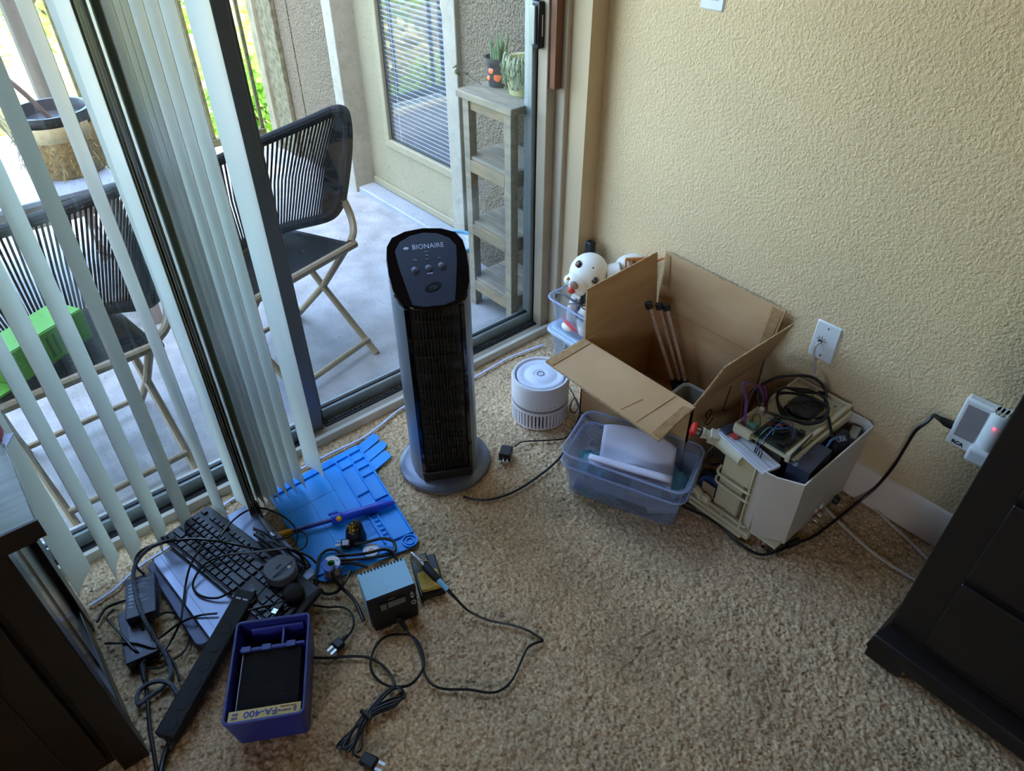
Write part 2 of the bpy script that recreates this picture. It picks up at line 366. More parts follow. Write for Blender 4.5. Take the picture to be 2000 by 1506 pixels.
def panel(name, x0, x1, yc, ws0, ws1, m_l, m_r):
    pnl = part(D, name, MB().bb(x0+ws0*.5, x1-ws1*.5, yc-.003, yc+.003, .05, 2.0), M_glass, world=True, label='clear glass pane')
    part(pnl, 'bottom_rail', MB().bb(x0, x1, yc-.018, yc+.018, .017, .058), M_alu, world=True, bevel=.003)
    part(pnl, 'top_rail', MB().bb(x0, x1, yc-.018, yc+.018, 1.96, 2.02), M_alu, world=True, bevel=.003)
    part(pnl, 'left_stile', MB().bb(x0, x0+ws0, yc-.0185, yc+.0185, .018, 2.02), m_l, world=True, bevel=.003)
    part(pnl, 'right_stile', MB().bb(x1-ws1, x1, yc-.0185, yc+.0185, .018, 2.02), m_r, world=True, bevel=.003)
    part(pnl, 'gasket', MB().bb(x0+ws0-.001, x1-ws1+.001, yc-.006, yc+.006, .055, .062), M_rub, world=True)
    return pnl
pA = panel('sliding_panel', -.30, .612, 1.644, .05, .052, M_alu, M_alud)
pB = panel('fixed_panel', .585, 1.508, 1.674, .045, .020, M_alud, M_alu)
part(pB, 'seal', MB().bb(1.508, 1.522, 1.648, 1.70, .016, 2.03), M_rub, world=True)
part(D, 'jamb', MB().bb(1.502, OX1+.003, 1.605, 1.648, -.01, 2.04), mat('jamb_taupe', '#a8977f', .5, var=.06, scale=10), world=True, bevel=.003)
part(D, 'jamb_lip', MB().bb(1.538, OX1+.004, 1.565, 1.606, -.01, 2.04), mat('jamb_lip', '#b7a68e', .5, var=.06, scale=10), world=True, bevel=.004)
part(D, 'head', MB().bb(OX0, OX1, YD, 1.71, 2.02, OZ), M_alu, world=True)
part(D, 'jamb', MB().bb(OX0, -.295, YD, 1.71, 0, 2.04), M_alu, world=True)
# black latch on the right stile
hz = py_(1036, 51, 1.64).z
hh = part(D, 'latch', MB().bb(1.482, 1.507, 1.622, 1.656, hz-.062, hz+.062), mat('black_gloss', '#131316', .25, var=.2, scale=20), world=True, bevel=.006, seg=3, label='black latch handle')
part(hh, 'latch_slot', MB().bb(1.492, 1.495, 1.6205, 1.623, hz-.028, hz+.028), M_trim, world=True)
part(hh, 'latch_plate', MB().bb(1.474, 1.4825, 1.634, 1.656, hz-.05, hz+.05), M_alu, world=True, bevel=.002)
bz = py_(1078, 172, 1.60).z
solo('door_security_bar', MB().bb(1.508, 1.536, 1.578, 1.603, bz, bz+.9), mat('brown_wood', '#7a4a2a', .55, scale=14, col2='#5a3219', stretch=(1, 1, .1)), 'brown wooden security bar standing upright against the door jamb', 'bar', bevel=.002)
# ---------------------------------------------------------------- vertical blind
M_vane = mat('blind_vinyl', '#dfe2da', .38, var=.02, scale=5, spec=.4)
_t = M_vane.node_tree; _p = _t.nodes['Principled BSDF']
_tr = _t.nodes.new('ShaderNodeBsdfTranslucent'); _tr.inputs[0].default_value = (.62, .66, .55, 1); _mx = _t.nodes.new('ShaderNodeMixShader'); _mx.inputs[0].default_value = .18
_o = [n for n in _t.nodes if n.type == 'OUTPUT_MATERIAL'][0]; _t.links.new(_p.outputs[0], _mx.inputs[1]); _t.links.new(_tr.outputs[0], _mx.inputs[2]); _t.links.new(_mx.outputs[0], _o.inputs[0])
BL = thing('vertical_blind', 'white vertical blind drawn half open across the sliding door', 'blind', (.2, 1.46, .03))
ZB, ZT = .028, 2.0
def vane(W=.089, curve=.0065):
    mb = MB(); n = 9
    prof = [(-W/2+W*i/(n-1), curve*(1-(2*i/(n-1)-1)**2)) for i in range(n)]
    vs = []
    for z in (ZB, .4, .8, 1.2, 1.6, ZT):
        vs += [(x, y, z) for x, y in prof]+[(x, y+.0009, z) for x, y in prof]
    # rounded lower corners, as cut vinyl
    fs = []; k = 2*n
    for r in range(5):
        for i in range(n-1):
            fs.append((r*k+i, r*k+i+1, (r+1)*k+i+1, (r+1)*k+i)); fs.append((r*k+n+i+1, r*k+n+i, (r+1)*k+n+i, (r+1)*k+n+i+1))
        fs.append((r*k, (r+1)*k, (r+1)*k+n, r*k+n)); fs.append((r*k+n-1, r*k+2*n-1, (r+1)*k+2*n-1, (r+1)*k+n-1))
    return mesh_of(mb.add(vs, fs), 'slat', M_vane, 60)
vme = vane()
RT = rootm(BL).inverted()
def slat(x, y, ang, lean=0.0):
    T = Matrix.Translation((x, y, 0)) @ Matrix(((1, 0, lean, 0), (0, 1, 0, 0), (0, 0, 1, 0), (0, 0, 0, 1))) @ Matrix.Rotation(rad(ang), 4, 'Z')
    twin(BL, 'slat', vme, RT @ T)
# slats drawn together on the right, the others hanging one by one: x, y of the middle, angle from the door line, lean
SL = [(x-.008, 1.463, a) for x, a in ((.503, -80), (.4435, -79), (.416, -80), (.392, -81), (.370, -83), (.357, -82), (.344, -80), (.330, -84), (.322, -95), (.308, -84), (.303, -86), (.297, -86), (.291, -85), (.287, -86))]
for a in SL: slat(*a)
SL2 = [(.293, 1.472, -75, -.023), (.223, 1.47, -83, .005), (.142, 1.492, 64.5, .02), (.077, 1.488, 65.8, .024), (.009, 1.482, 66, .02), (-.043, 1.478, 72, .02), (-.118, 1.49, 58, .02), (-.195, 1.485, 60, .02), (-.262, 1.48, 60, .02)]
for a in SL2: slat(*a)
part(BL, 'headrail', MB().bb(OX0, OX1, 1.435, 1.482, 2.0, 2.05), M_trim, world=True, bevel=.003)
mb = MB()
for a in SL+[(q[0]+2*q[3], q[1]) for q in SL2]: mb.bb(a[0]-.006, a[0]+.006, a[1]-.002, a[1]+.002, 1.99, 2.02)
part(BL, 'carriers', mb, M_trim, world=True, kind='stuff')
# ================================================================ BALCONY
M_conc = mat('balcony_concrete', '#767473', .85, scale=11, col2='#939191', bump=.4, bscale=120, detail=12)
struct('floor_balcony', MB().bb(-3.2, 1.80, 1.70, 4.22, -.12, -.012), M_conc)
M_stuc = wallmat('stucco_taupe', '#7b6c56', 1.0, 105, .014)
XB = 1.665
mb = MB(); mb.bb(XB, XB+.2, 1.70, 2.32, -.1, ZC+.3); mb.bb(XB, XB+.2, 3.25, 3.655, -.1, ZC+.3); mb.bb(XB, XB+.2, 3.668, 4.0, -.1, ZC+.3); mb.bb(XB, XB+.2, 2.32, 3.25, 2.06, ZC+.3); mb.bb(XB+.03, XB+.2, 3.655, 3.668, -.1, ZC+.3)
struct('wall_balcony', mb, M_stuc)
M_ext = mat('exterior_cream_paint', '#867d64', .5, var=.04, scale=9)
M_extd = mat('exterior_trim_paint', '#8d8779', .6, var=.12, scale=24)
D2 = thing('door_2', 'cream exterior door with a tall glazed panel and closed blind', None, (1.755, 2.74, 0), kind='structure')
part(D2, 'casing', MB().bb(XB-.022, XB+.10, 3.168, 3.252, -.02, 2.1), M_extd, world=True, bevel=.004)
part(D2, 'casing', MB().bb(XB-.022, XB+.10, 2.245, 2.325, -.02, 2.1), M_extd, world=True, bevel=.004)
part(D2, 'casing', MB().bb(XB-.022, XB+.10, 2.245, 3.252, 2.05, 2.13), M_extd, world=True, bevel=.004)
part(D2, 'jamb', MB().bb(XB+.09, XB+.16, 3.160, 3.175, -.02, 2.06), M_ext, world=True)
part(D2, 'threshold', MB().bb(XB-.01, 1.80, 2.33, 3.165, -.02, .018), mat('threshold_paint', '#8a8d92', .45, var=.08, scale=10), world=True, bevel=.004)
part(D2, 'weather_gap', MB().bb(1.757, 1.79, 3.150, 3.168, .0, 2.05), M_rub, world=True)
gy0, gy1, gz0, gz1 = 2.395, 2.985, .265, 1.92
sl = MB(); sl.bb(1.755, 1.795, 2.33, gy0, .015, 2.045); sl.bb(1.755, 1.795, gy1, 3.158, .015, 2.045); sl.bb(1.755, 1.795, gy0, gy1, .015, gz0); sl.bb(1.755, 1.795, gy0, gy1, gz1, 2.045)
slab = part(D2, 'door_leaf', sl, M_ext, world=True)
part(slab, 'kick_sweep', MB().bb(1.742, 1.756, 2.335, 3.155, .02, .055), M_ext, world=True, bevel=.004)
for a in ((gy0-.012, gy0+.028, gz0-.012, gz1+.012), (gy1-.028, gy1+.012, gz0-.012, gz1+.012), (gy0-.012, gy1+.012, gz0-.012, gz0+.028), (gy0-.012, gy1+.012, gz1-.028, gz1+.012)):
    part(slab, 'glazing_bead', MB().bb(1.742-(.0008 if a[3]-a[2] < .1 else 0), 1.762, a[0], a[1], a[2]+(.030 if a[3]-a[2] > .1 else 0), a[3]), M_ext, world=True, bevel=.005)
part(slab, 'door_pane', MB().bb(1.762, 1.765, gy0+.02, gy1-.02, gz0+.02, gz1-.02), pane('door_pane_b', (.92, .95, .97)), world=True)
M_mini = mat('mini_blind_slat', '#c8d3e6', .4, var=.03, scale=8)
mb = MB(); mb.box((0, 0, 0), (.021, gy1-gy0-.05, .0012), M=Matrix.Rotation(rad(38), 4, 'Y')); sme = mesh_of(mb, 'blind_slat', M_mini)
blind = part(D2, 'door_blind', MB().bb(1.776, 1.800, gy0+.022, gy1-.022, gz1-.06, gz1-.03), M_mini, world=True)
RI = rootm(D2).inverted()
for i in range(78):
    z = gz0+.034+i*.0202
    if z > gz1-.06: break
    twin(blind, 'blind_slat', sme, RI @ Matrix.Translation((1.778, (gy0+gy1)/2, z)))
for y in (gy0+.10, gy1-.10): part(blind, 'ladder_cord', MB().bb(1.7655, 1.7665, y-.001, y+.001, gz0+.03, gz1-.05), M_mini, world=True)
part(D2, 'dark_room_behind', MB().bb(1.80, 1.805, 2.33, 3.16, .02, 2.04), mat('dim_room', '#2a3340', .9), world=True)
kz = px_(893, 8, 1.74); kb = MB(); kb.lathe([(.001, 0), (.028, .004), (.028, .01), (.012, .018), (.012, .035), (.03, .045), (.034, .06), (.026, .075), (.001, .08)], 20, Matrix.Translation((1.755, kz.y, kz.z)) @ Matrix.Rotation(-PI/2, 4, 'Y'))
part(D2, 'door_knob', kb, mat('satin_nickel', '#c9cbcb', .22, 1.0, var=.04), world=True, label='satin metal door knob')
# post at the end of the stucco wall, railing
M_post = mat('painted_post', '#8d836d', .7, scale=12, col2='#6b6652')
M_moss = mat('mossy_post', '#43442a', .9, scale=34, col2='#7a6f58', bump=.4, bscale=120)
RL = thing('balcony_railing', 'dark metal balcony railing with slim bars at the balcony edge', 'railing', (.2, 4.08, 0))
part(RL, 'end_post', MB().bb(1.622, 1.664, 3.985, 4.06, -.02, 2.5), M_post, world=True, bevel=.003, label='pale painted post')
part(RL, 'corner_board', MB().bb(1.640, 1.664, 3.80, 3.985, -.02, 2.5), M_moss, world=True, bevel=.003, label='mossy wooden board')
M_bar = mat('dark_bar', '#2b2a20', .6, .3, scale=40, col2='#54522f')
bme = mesh_of(MB().box((0, 0, .5), (.018, .018, 1.0)), 'bar', M_bar)
RLi = rootm(RL).inverted()
for k in range(16): twin(RL, 'bar', bme, RLi @ Matrix.Translation((1.60-.29*k-.012, 4.11, .06)))
for z in (.07, 1.06): part(RL, 'rail', MB().bb(-3.2, 1.60, 4.09, 4.13, z-.02, z+.02), M_bar, world=True, bevel=.003)
part(RL, 'post', MB().bb(.54, .625, 4.06, 4.15, -.1, 2.5), mat('dark_wood_post', '#4a4842', .75, scale=16, col2='#2f2e2b', stretch=(1, 1, .12)), world=True, bevel=.004, label='dark weathered wooden post')
part(RL, 'kerb', MB().bb(-3.2, 1.60, 4.05, 4.22, -.12, .012), mat('kerb_paint', '#cfc9ba', .8, var=.1, scale=12), world=True)
# ---------------------------------------------------------------- garden beyond
M_soil = mat('straw_mulch', '#6a5a3e', .95, scale=26, col2='#c2b082', bump=.8, bscale=60, detail=9)
gnd = MB()
def gfn(a, b):
    x = -9+22*a; y = 4.2+22*b
    return (x, y, -.38+.18*math.sin(1.3*x+.7*y)*.3+.10*max(0, y-6.5)+.03*math.sin(3.1*x)*math.cos(2.7*y))
gnd.grid(gfn, 60, 60); tag(solo('garden_ground', gnd, M_soil), 'straw coloured garden slope beyond the railing', 'ground', kind='structure')
LEAF = [leafmat('leaf_lime', '#b4cc4a', '#e2ec90'), leafmat('leaf_green', '#7fb048', '#c0dc70'), leafmat('leaf_straw', '#cdbd78', '#efe6b4', .3)]
def bush(c, rx, ry, rz_, n, ls, m, label, stems=5):
    c = Vector(c); t = thing('garden_bush', label, 'bush', (c.x, c.y, c.z), group='bushes in the garden')
    mb = MB()
    for k in range(n):
        d = Vector((random.gauss(0, 1), random.gauss(0, 1), random.gauss(0, 1))).normalized()*(random.random()**.45)
        p = Vector((d.x*rx, d.y*ry, rz_+d.z*rz_*.95)); s = ls*random.uniform(.6, 1.3)
        R = Matrix.Rotation(random.uniform(0, 6.28), 4, 'Z') @ Matrix.Rotation(random.uniform(-1.0, 1.0), 4, 'X') @ Matrix.Rotation(random.uniform(-.8, .8), 4, 'Y')
        mb.add([(0, 0, 0), (s*.5, s*.33, s*.06), (s, 0, 0), (s*.5, -s*.33, s*.06)], [(0, 1, 2, 3)], Matrix.Translation(p) @ R)
    part(t, 'foliage', mb, m, smooth=0, kind='stuff')
    sb = MB()
    for k in range(stems):
        a = random.uniform(0, 6.28); e = Vector((math.cos(a)*rx*.6, math.sin(a)*ry*.6, rz_*random.uniform(1.0, 1.6)))
        sb.tube(catmull([(0, 0, -.05), (e.x*.3, e.y*.3, e.z*.4), e], 4), .009, 5)
    part(t, 'stems', sb, mat('stem_brown', '#5d4b31', .8, scale=30, col2='#7f6a45'))
B = [((1.9, 4.75, -.40), .50, .40, .42, 1500, .085, 1, 'leafy green bush nearest the pale post'), ((1.30, 5.4, -.40), .40, .40, .30, 800, .07, 0, 'low lime bush behind the slim bars'),
     ((2.9, 5.6, -.38), .75, .6, .75, 2200, .09, 0, 'tall lime bush behind the mossy board'), ((1.85, 7.0, -.33), .8, .6, .7, 1700, .10, 1, 'broad green bush behind the lime bushes'),
     ((3.7, 7.4, -.3), 1.0, .8, .9, 2000, .11, 0, 'large lime bush farthest to the right'), ((.66, 4.95, -.40), .26, .3, .2, 500, .06, 1, 'small green plant beside the dark post'),
     ((.2, 5.9, -.38), .6, .5, .30, 900, .09, 2, 'dry straw coloured shrub behind the dark post'), ((.35, 8.0, -.25), .7, .6, .4, 1000, .1, 2, 'dry shrub on the slope between the bushes'),
     ((-.6, 7.0, -.32), .8, .6, .6, 1300, .1, 0, 'lime bush farthest to the left'), ((1.6, 9.2, -.1), 1.6, .8, 1.0, 2300, .14, 1, 'large green bush at the top of the slope'), ((2.35, 5.1, -.38), .42, .4, .62, 1300, .075, 0, 'upright lime bush between the green bush and the tall one'), ((.05, 5.0, -.40), .30, .3, .22, 500, .06, 0, 'low lime plant left of the dark post'), ((-.8, 4.9, -.4), .5, .35, .4, 900, .07, 1, 'green bush under the balcony left end')]
for b in B: bush(b[0], b[1], b[2], b[3], b[4], b[5], LEAF[b[6]], b[7])
# ---------------------------------------------------------------- folding rope chairs
M_tan = mat('tan_tube', '#7d6a4e', .5, var=.12, scale=20)
M_rope = mat('black_rope', '#0a0a0c', .75, var=.25, scale=90, spec=.2)
def rope_chair(label, loc, rz):
    t = thing('rope_chair', label, 'chair', loc, rad(rz), 'folding rope chairs on the balcony')
    top = catmull([(.285, .10, .50), (.325, .085, .64), (.348, .088, .745), (.335, .105, .782), (.26, .19, .745), (.14, .295, .695), (0, .335, .672), (-.14, .295, .695), (-.26, .19, .745), (-.335, .105, .782), (-.348, .088, .745), (-.325, .085, .64), (-.285, .10, .50)], 6)
    part(t, 'back_rim', MB().tube(top, .017, 10), M_rope)
    bot = catmull([(.285, .10, .50), (.262, .15, .435), (.16, .27, .40), (0, .325, .385), (-.16, .27, .40), (-.262, .15, .435), (-.285, .10, .50)], 10)
    part(t, 'back_lower_rail', MB().tube(bot, .017, 8), M_rope)
    mb = MB(); n = 108
    def at(c, s):
        f = s*(len(c)-1); i = min(int(f), len(c)-2); return c[i].lerp(c[i+1], f-i)
    for k in range(n):
        s = (k+.5)/n; a = at(top, .05+.90*s); b = at(bot, s); m = (a+b)/2+Vector((0, .012, 0))
        mb.tube([a, m, b], .0036, 5, cap=False)
    part(t, 'back_ropes', mb, M_rope, kind='stuff')
    part(t, 'front_rail', MB().tube([(-.222, 0, .39), (.222, 0, .39)], .0135, 10), M_tan)
    part(t, 'rear_seat_rail', MB().tube([(-.20, .33, .355), (.20, .33, .355)], .0125, 8), M_tan)
    mb = MB()
    for k in range(40):
        s = (k+.5)/40; y = .012+.31*s; z = .397-.035*s-.01*math.sin(PI*s)
        mb.tube([(-.20, y, z), (0, y+.004, z-.008), (.20, y, z)], .0030, 5, cap=False)
    part(t, 'seat_ropes', mb, M_rope, kind='stuff')
    for s in (-1, 1):
        part(t, 'seat_side_rail', MB().tube([(s*.20, 0, .39), (s*.20, .33, .355)], .0115, 8), M_rope)
        part(t, 'arm_tube', MB().tube(catmull([(s*.205, .005, .398), (s*.255, .035, .412), (s*.285, .07, .45), (s*.287, .10, .51)], 6), .0125, 10), M_tan)
        part(t, 'leg', MB().tube([(s*.165, -.085, .0), (s*.18, .15, .19), (s*.19, .33, .355)], .012, 10), M_tan)
        part(t, 'leg', MB().tube([(s*.17, .34, .0), (s*.18, .15, .20), (s*.19, .01, .385)], .012, 10), M_tan)
    part(t, 'stretcher', MB().tube([(-.165, -.055, .05), (.165, -.055, .05)], .0095, 8), M_tan)
    part(t, 'stretcher', MB().tube([(-.17, .30, .05), (.17, .30, .05)], .0095, 8), M_tan)
    return t
rope_chair('black rope chair with tan tube frame seen through the clear glass pane', (.784, 1.93, -.012), 16)
rope_chair('black rope chair holding the bright green box behind the hanging slats', (.075, 1.815, -.012), 4)
gb = thing('green_box', 'bright green cardboard box lying open on the left rope chair', 'box', (.03, 1.93, .395), rad(28))
M_grn = mat('green_card', '#4a8c1a', .5, var=.06, scale=12, stretch=(20, 1, 1))
part(gb, 'carton', MB().bb(-.12, .12, -.05, .05, .008, .095), M_grn, bevel=.002)
part(gb, 'open_flap', MB().bb(-.215, -.122, -.05, .05, .008, .014), M_grn, label='corrugated green flap')
part(gb, 'top_flap', MB().bb(-.118, .118, -.048, .048, .095, .0975), M_grn)
M_dk = mat('dark_print', '#2e5a12', .6)
for i in range(4): part(gb, 'printed_line', MB().bb(-.02+.018*i, -.013+.018*i, -.0512, -.05, .02, .08), M_dk)
part(gb, 'warning_mark', MB().prism([(-.035, .075), (-.025, .075), (-.03, .085)], .0500, .0512, Matrix(((1, 0, 0, 0), (0, 0, -1, 0), (0, 1, 0, 0), (0, 0, 0, 1)))), mat('warn_yellow', '#e0d020', .5))
# ---------------------------------------------------------------- patio table with pots
M_tbl = mat('table_top_blue_grey', '#7d8798', .3, var=.08, scale=6)
M_tblf = mat('table_frame', '#8d7f78', .5, var=.1, scale=12)
TB = thing('patio_table', 'square metal patio table with pots behind the left chair', 'table', (.08, 2.95, -.012))
part(TB, 'table_top', MB().bb(-.40, .40, -.36, .36, .545, .565), M_tbl, bevel=.004)
part(TB, 'apron', MB().bb(-.37, .37, -.34, -.32, .47, .545), M_tblf); part(TB, 'apron', MB().bb(.35, .37, -.34, .34, .47, .545), M_tblf)
part(TB, 'apron', MB().bb(-.37, .37, .32, .34, .47, .545), M_tblf); part(TB, 'apron', MB().bb(-.37, -.35, -.34, .34, .47, .545), M_tblf)
for sx in (-1, 1):
    for sy in (-1, 1): part(TB, 'leg', MB().bb(sx*.36-.018, sx*.36+.018, sy*.33-.018, sy*.33+.018, 0, .545), M_tblf, bevel=.003)
part(TB, 'stretcher', MB().bb(-.36, .36, -.34, -.32, .12, .15), M_tblf); part(TB, 'stretcher', MB().bb(.35, .37, -.33, .33, .12, .15), M_tblf)
CP = thing('coir_pot', 'coir lined hanging pot with black inner pot on the patio table', 'pot', (.385, 2.80, .553))
M_coir = mat('coir_fibre', '#6a5432', .95, scale=60, col2='#9c8454', bump=1.0, bscale=150)
part(CP, 'coir_liner', MB().lathe([(.001, 0), (.105, 0), (.118, .03), (.125, .12), (.122, .16), (.11, .155), (.105, .05), (.001, .04)], 28), M_coir)
part(CP, 'inner_pot', MB().lathe([(.09, .06), (.118, .19), (.125, .19), (.125, .205), (.113, .205), (.1, .17), (.001, .165)], 28), mat('black_plastic_pot', '#1b1b22', .4, var=.15))
part(CP, 'paper_wrap', MB().lathe([(.124, .125), (.131, .15), (.128, .175), (.122, .17)], 20, a0=3.3, a1=5.4), mat('cream_wrap', '#a89873', .6, var=.1))
part(CP, 'plant_stem', MB().tube(catmull([(0, 0, .16), (-.05, .02, .26), (-.10, .05, .34), (-.17, .10, .47), (-.2, .12, .6)], 6), .008, 6), mat('stem_dark', '#4c3f3a', .8))
mb = MB()
for k in range(90):
    a = random.uniform(2.6, 6.6); r = .125; z = random.uniform(.02, .13)
    p = Vector((r*math.cos(a), r*math.sin(a), z)); q = p+Vector((math.cos(a)*random.uniform(.005, .03), math.sin(a)*random.uniform(.005, .03), random.uniform(-.06, .03)))
    mb.tube([p, (p+q)/2+Vector((random.uniform(-.01, .01), 0, .01)), q], .0012, 4, cap=False)
part(CP, 'loose_fibres', mb, M_coir, kind='stuff')
TP = thing('terracotta_pot', 'tall reddish terracotta pot at the left end of the patio table', 'pot', (.105, 2.93, .553))
part(TP, 'pot_body', MB().lathe([(.001, 0), (.075, 0), (.115, .26), (.122, .26), (.122, .30), (.108, .30), (.1, .25), (.001, .24)], 26), mat('terracotta', '#a8654b', .8, var=.12, scale=14))
mb = MB()
for k in range(40):
    a = random.uniform(0, 6.28); e = Vector((.05+random.uniform(.05, .12), random.uniform(-.08, .0), random.uniform(-.1, .08)))
    mb.tube(catmull([(.06*math.cos(a), .06*math.sin(a), .25), (.10, -.06, .24), (.10+e.x*.6, -.10+e.y, .12+e.z)], 4), .0011, 4, cap=False)
part(TP, 'dry_grass', mb, mat('dry_grass', '#8a8a66', .8), kind='stuff')
SC_ = [Vector((.50, 2.62, .42)), Vector((.55, 2.60, .30)), Vector((.52, 2.45, .20)), Vector((.56, 2.40, .26)), Vector((.60, 2.36, .20))]
# outdoor power cord hanging over the back of the left chair, ending in a moulded plug
cdr = thing('outdoor_cable', 'grey outdoor power cord with moulded plug lying beside the left chair', 'cord', pz(290, 585, .0))
part(cdr, 'cord', MB().tube(catmull([pz(195, 492, .33), pz(228, 505, .25), pz(250, 525, .16), pz(272, 550, .07), pz(282, 568, .02)], 7), .006, 7), mat('grey_cord', '#39414e', .5, var=.1), world=True)
part(cdr, 'plug', MB().tube([pz(280, 563, .02), pz(286, 574, .018), pz(297, 597, .018)], [.010, .017, .015], 10), mat('grey_cord', '#39414e'), world=True)
# ---------------------------------------------------------------- plant stand
M_wood = mat('weathered_wood', '#6d6455', .8, scale=9, col2='#8c7f66', stretch=(6, 1, 6), bump=.3, bscale=90)
M_wood2 = mat('weathered_wood_edge', '#8a7450', .8, scale=9, col2='#6a604e', stretch=(6, 1, 6), bump=.3, bscale=90)
ST = thing('plant_stand', 'weathered wooden plant stand with four slatted shelves against the stucco', 'plant stand', (1.545, 1.825, -.012))
lx, ly = .088, .108
leg = mesh_of(MB().bb(-.016, .016, -.016, .016, 0, .792), 'leg', M_wood)
for sx in (-1, 1):
    for sy in (-1, 1): twin(ST, 'leg', leg, Matrix.Translation((sx*lx, sy*ly, 0)), .002)
for zi, z in enumerate((.10, .335, .575)):
    for k in range(3): part(ST, 'shelf_plank', MB().bb(-.098+.0665*k, -.036+.0665*k, -.122, .122, z+.012, z+.024), M_wood, bevel=.0015)
    for sx in (-1, 1): part(ST, 'shelf_rail', MB().bb(sx*lx-.010+sx*.006, sx*lx+.010+sx*.006, -.092, .092, z-.03, z+.012), M_wood2, bevel=.0015)
    for sy in (-1, 1): part(ST, 'shelf_rail', MB().bb(-.072, .072, sy*ly-.008, sy*ly+.008, z-.03, z+.012), M_wood2, bevel=.0015)
part(ST, 'top_board', MB().bb(-.118, .118, -.142, .142, .792, .816), M_wood, bevel=.003)
for sx in (-1, 1): part(ST, 'top_rail', MB().bb(sx*lx-.008, sx*lx+.008, -.092, .092, .755, .792), M_wood2, bevel=.0015)
# pots on the stand
P1 = thing('painted_pot', 'small dark blue pot with orange flowers and a spiky plant', 'potted plant', (1.56, 1.90, .804))
part(P1, 'pot_body', MB().lathe([(.001, 0), (.034, 0), (.047, .078), (.051, .078), (.051, .09), (.044, .09), (.042, .074), (.001, .072)], 24), mat('dark_blue_glaze', '#252c40', .3, scale=30, col2='#3c3a34'))
M_or = mat('orange_glaze', '#e0642c', .4)
for a, z, r in ((3.4, .055, .010), (3.9, .035, .013), (4.4, .058, .007), (3.0, .03, .009)):
    rr = .034+.013*z/.078+.0012; part(P1, 'painted_flower', MB().lathe([(.0002, .0015), (r*.6, .0012), (r, 0)], 9, Matrix.Translation((rr*math.cos(a), rr*math.sin(a), z)) @ Matrix.Rotation(a, 4, 'Z') @ Matrix.Rotation(PI/2-.16, 4, 'Y')), M_or)
mb = MB()
for k in range(24):
    a = random.uniform(0, 6.28); h = random.uniform(.05, .10); rr = random.uniform(.005, .03)
    mb.tube([(rr*math.cos(a), rr*math.sin(a), .07), (1.1*rr*math.cos(a), 1.1*rr*math.sin(a), .07+h*.6), (1.5*rr*math.cos(a), 1.5*rr*math.sin(a), .07+h)], [.0045, .0038, .0004], 5)
part(P1, 'spiky_leaves', mb, leafmat('succulent', '#5f7a55', '#8ea27e', .1))
P2 = thing('cream_pot', 'cream glazed pot with trailing pale succulent beside the dark blue pot', 'potted plant', (1.57, 1.785, .804))
part(P2, 'pot_body', MB().lathe([(.001, 0), (.048, 0), (.055, .03), (.058, .095), (.062, .10), (.060, .108), (.052, .104), (.05, .09), (.001, .088)], 26), mat('cream_glaze', '#b9b38a', .35, scale=12, col2='#8c9454'))
mb = MB()
for k in range(40):
    a = random.uniform(2.2, 5.2); L = random.uniform(.02, .09)
    p = [(.03*math.cos(a), .03*math.sin(a), .09), (.062*math.cos(a), .062*math.sin(a), .11+random.uniform(-.005, .02)), (.07*math.cos(a), .07*math.sin(a), .10-L*.5), (.066*math.cos(a+.1), .066*math.sin(a+.1), .10-L)]
    mb.tube(catmull(p, 3), .0016, 4)
    for j in range(3): mb.sphere(Vector(p[2])*(1)+Vector((random.uniform(-.006, .006), random.uniform(-.006, .006), -j*L*.2)), .004, 6, 4, (1, .5, 1.4))
part(P2, 'trailing_leaves', mb, leafmat('pale_succulent', '#8d9a7a', '#c2c7ae', .1))
TW = thing('jade_cutting', 'dark leafy cutting lying on the plant stand top', 'plant', (1.50, 1.95, .81))
mb = MB().tube(catmull([(.0, -.03, .004), (-.01, .02, .02), (-.03, .06, .045)], 4), .002, 5); part(TW, 'stem', mb, mat('stem_dark', '#4c3f3a'))
for k, (x, y, z, a) in enumerate(((-.03, .06, .045, .4), (-.022, .065, .05, 2.2), (-.035, .055, .04, 4.0), (-.012, .03, .03, 1.0), (-.03, .066, .03, 5.0))):
    part(TW, 'leaf', MB().sphere((0, 0, 0), .012, 8, 6, (1, .5, .25), Matrix.Translation((x, y, z)) @ Matrix.Rotation(a, 4, 'Z') @ Matrix.Rotation(.6, 4, 'Y') @ Matrix.Translation((.01, 0, 0))), leafmat('jade', '#4a4f33', '#6b6a4a', .1))
# white bucket with blue rim behind the fan
BK = thing('white_bucket', 'small white bucket with a blue rim standing on the balcony by the door', 'bucket', (1.50, 2.12, -.012))
part(BK, 'bucket_body', MB().lathe([(.001, 0), (.075, 0), (.088, .17), (.084, .17), (.072, .01), (.001, .008)], 26), mat('white_plastic_b', '#d8dcd8', .4, var=.03))
part(BK, 'rim', MB().lathe([(.084, .165), (.094, .165), (.094, .182), (.084, .182), (.084, .165)], 26), mat('blue_rim', '#5f97b8', .4, var=.04))
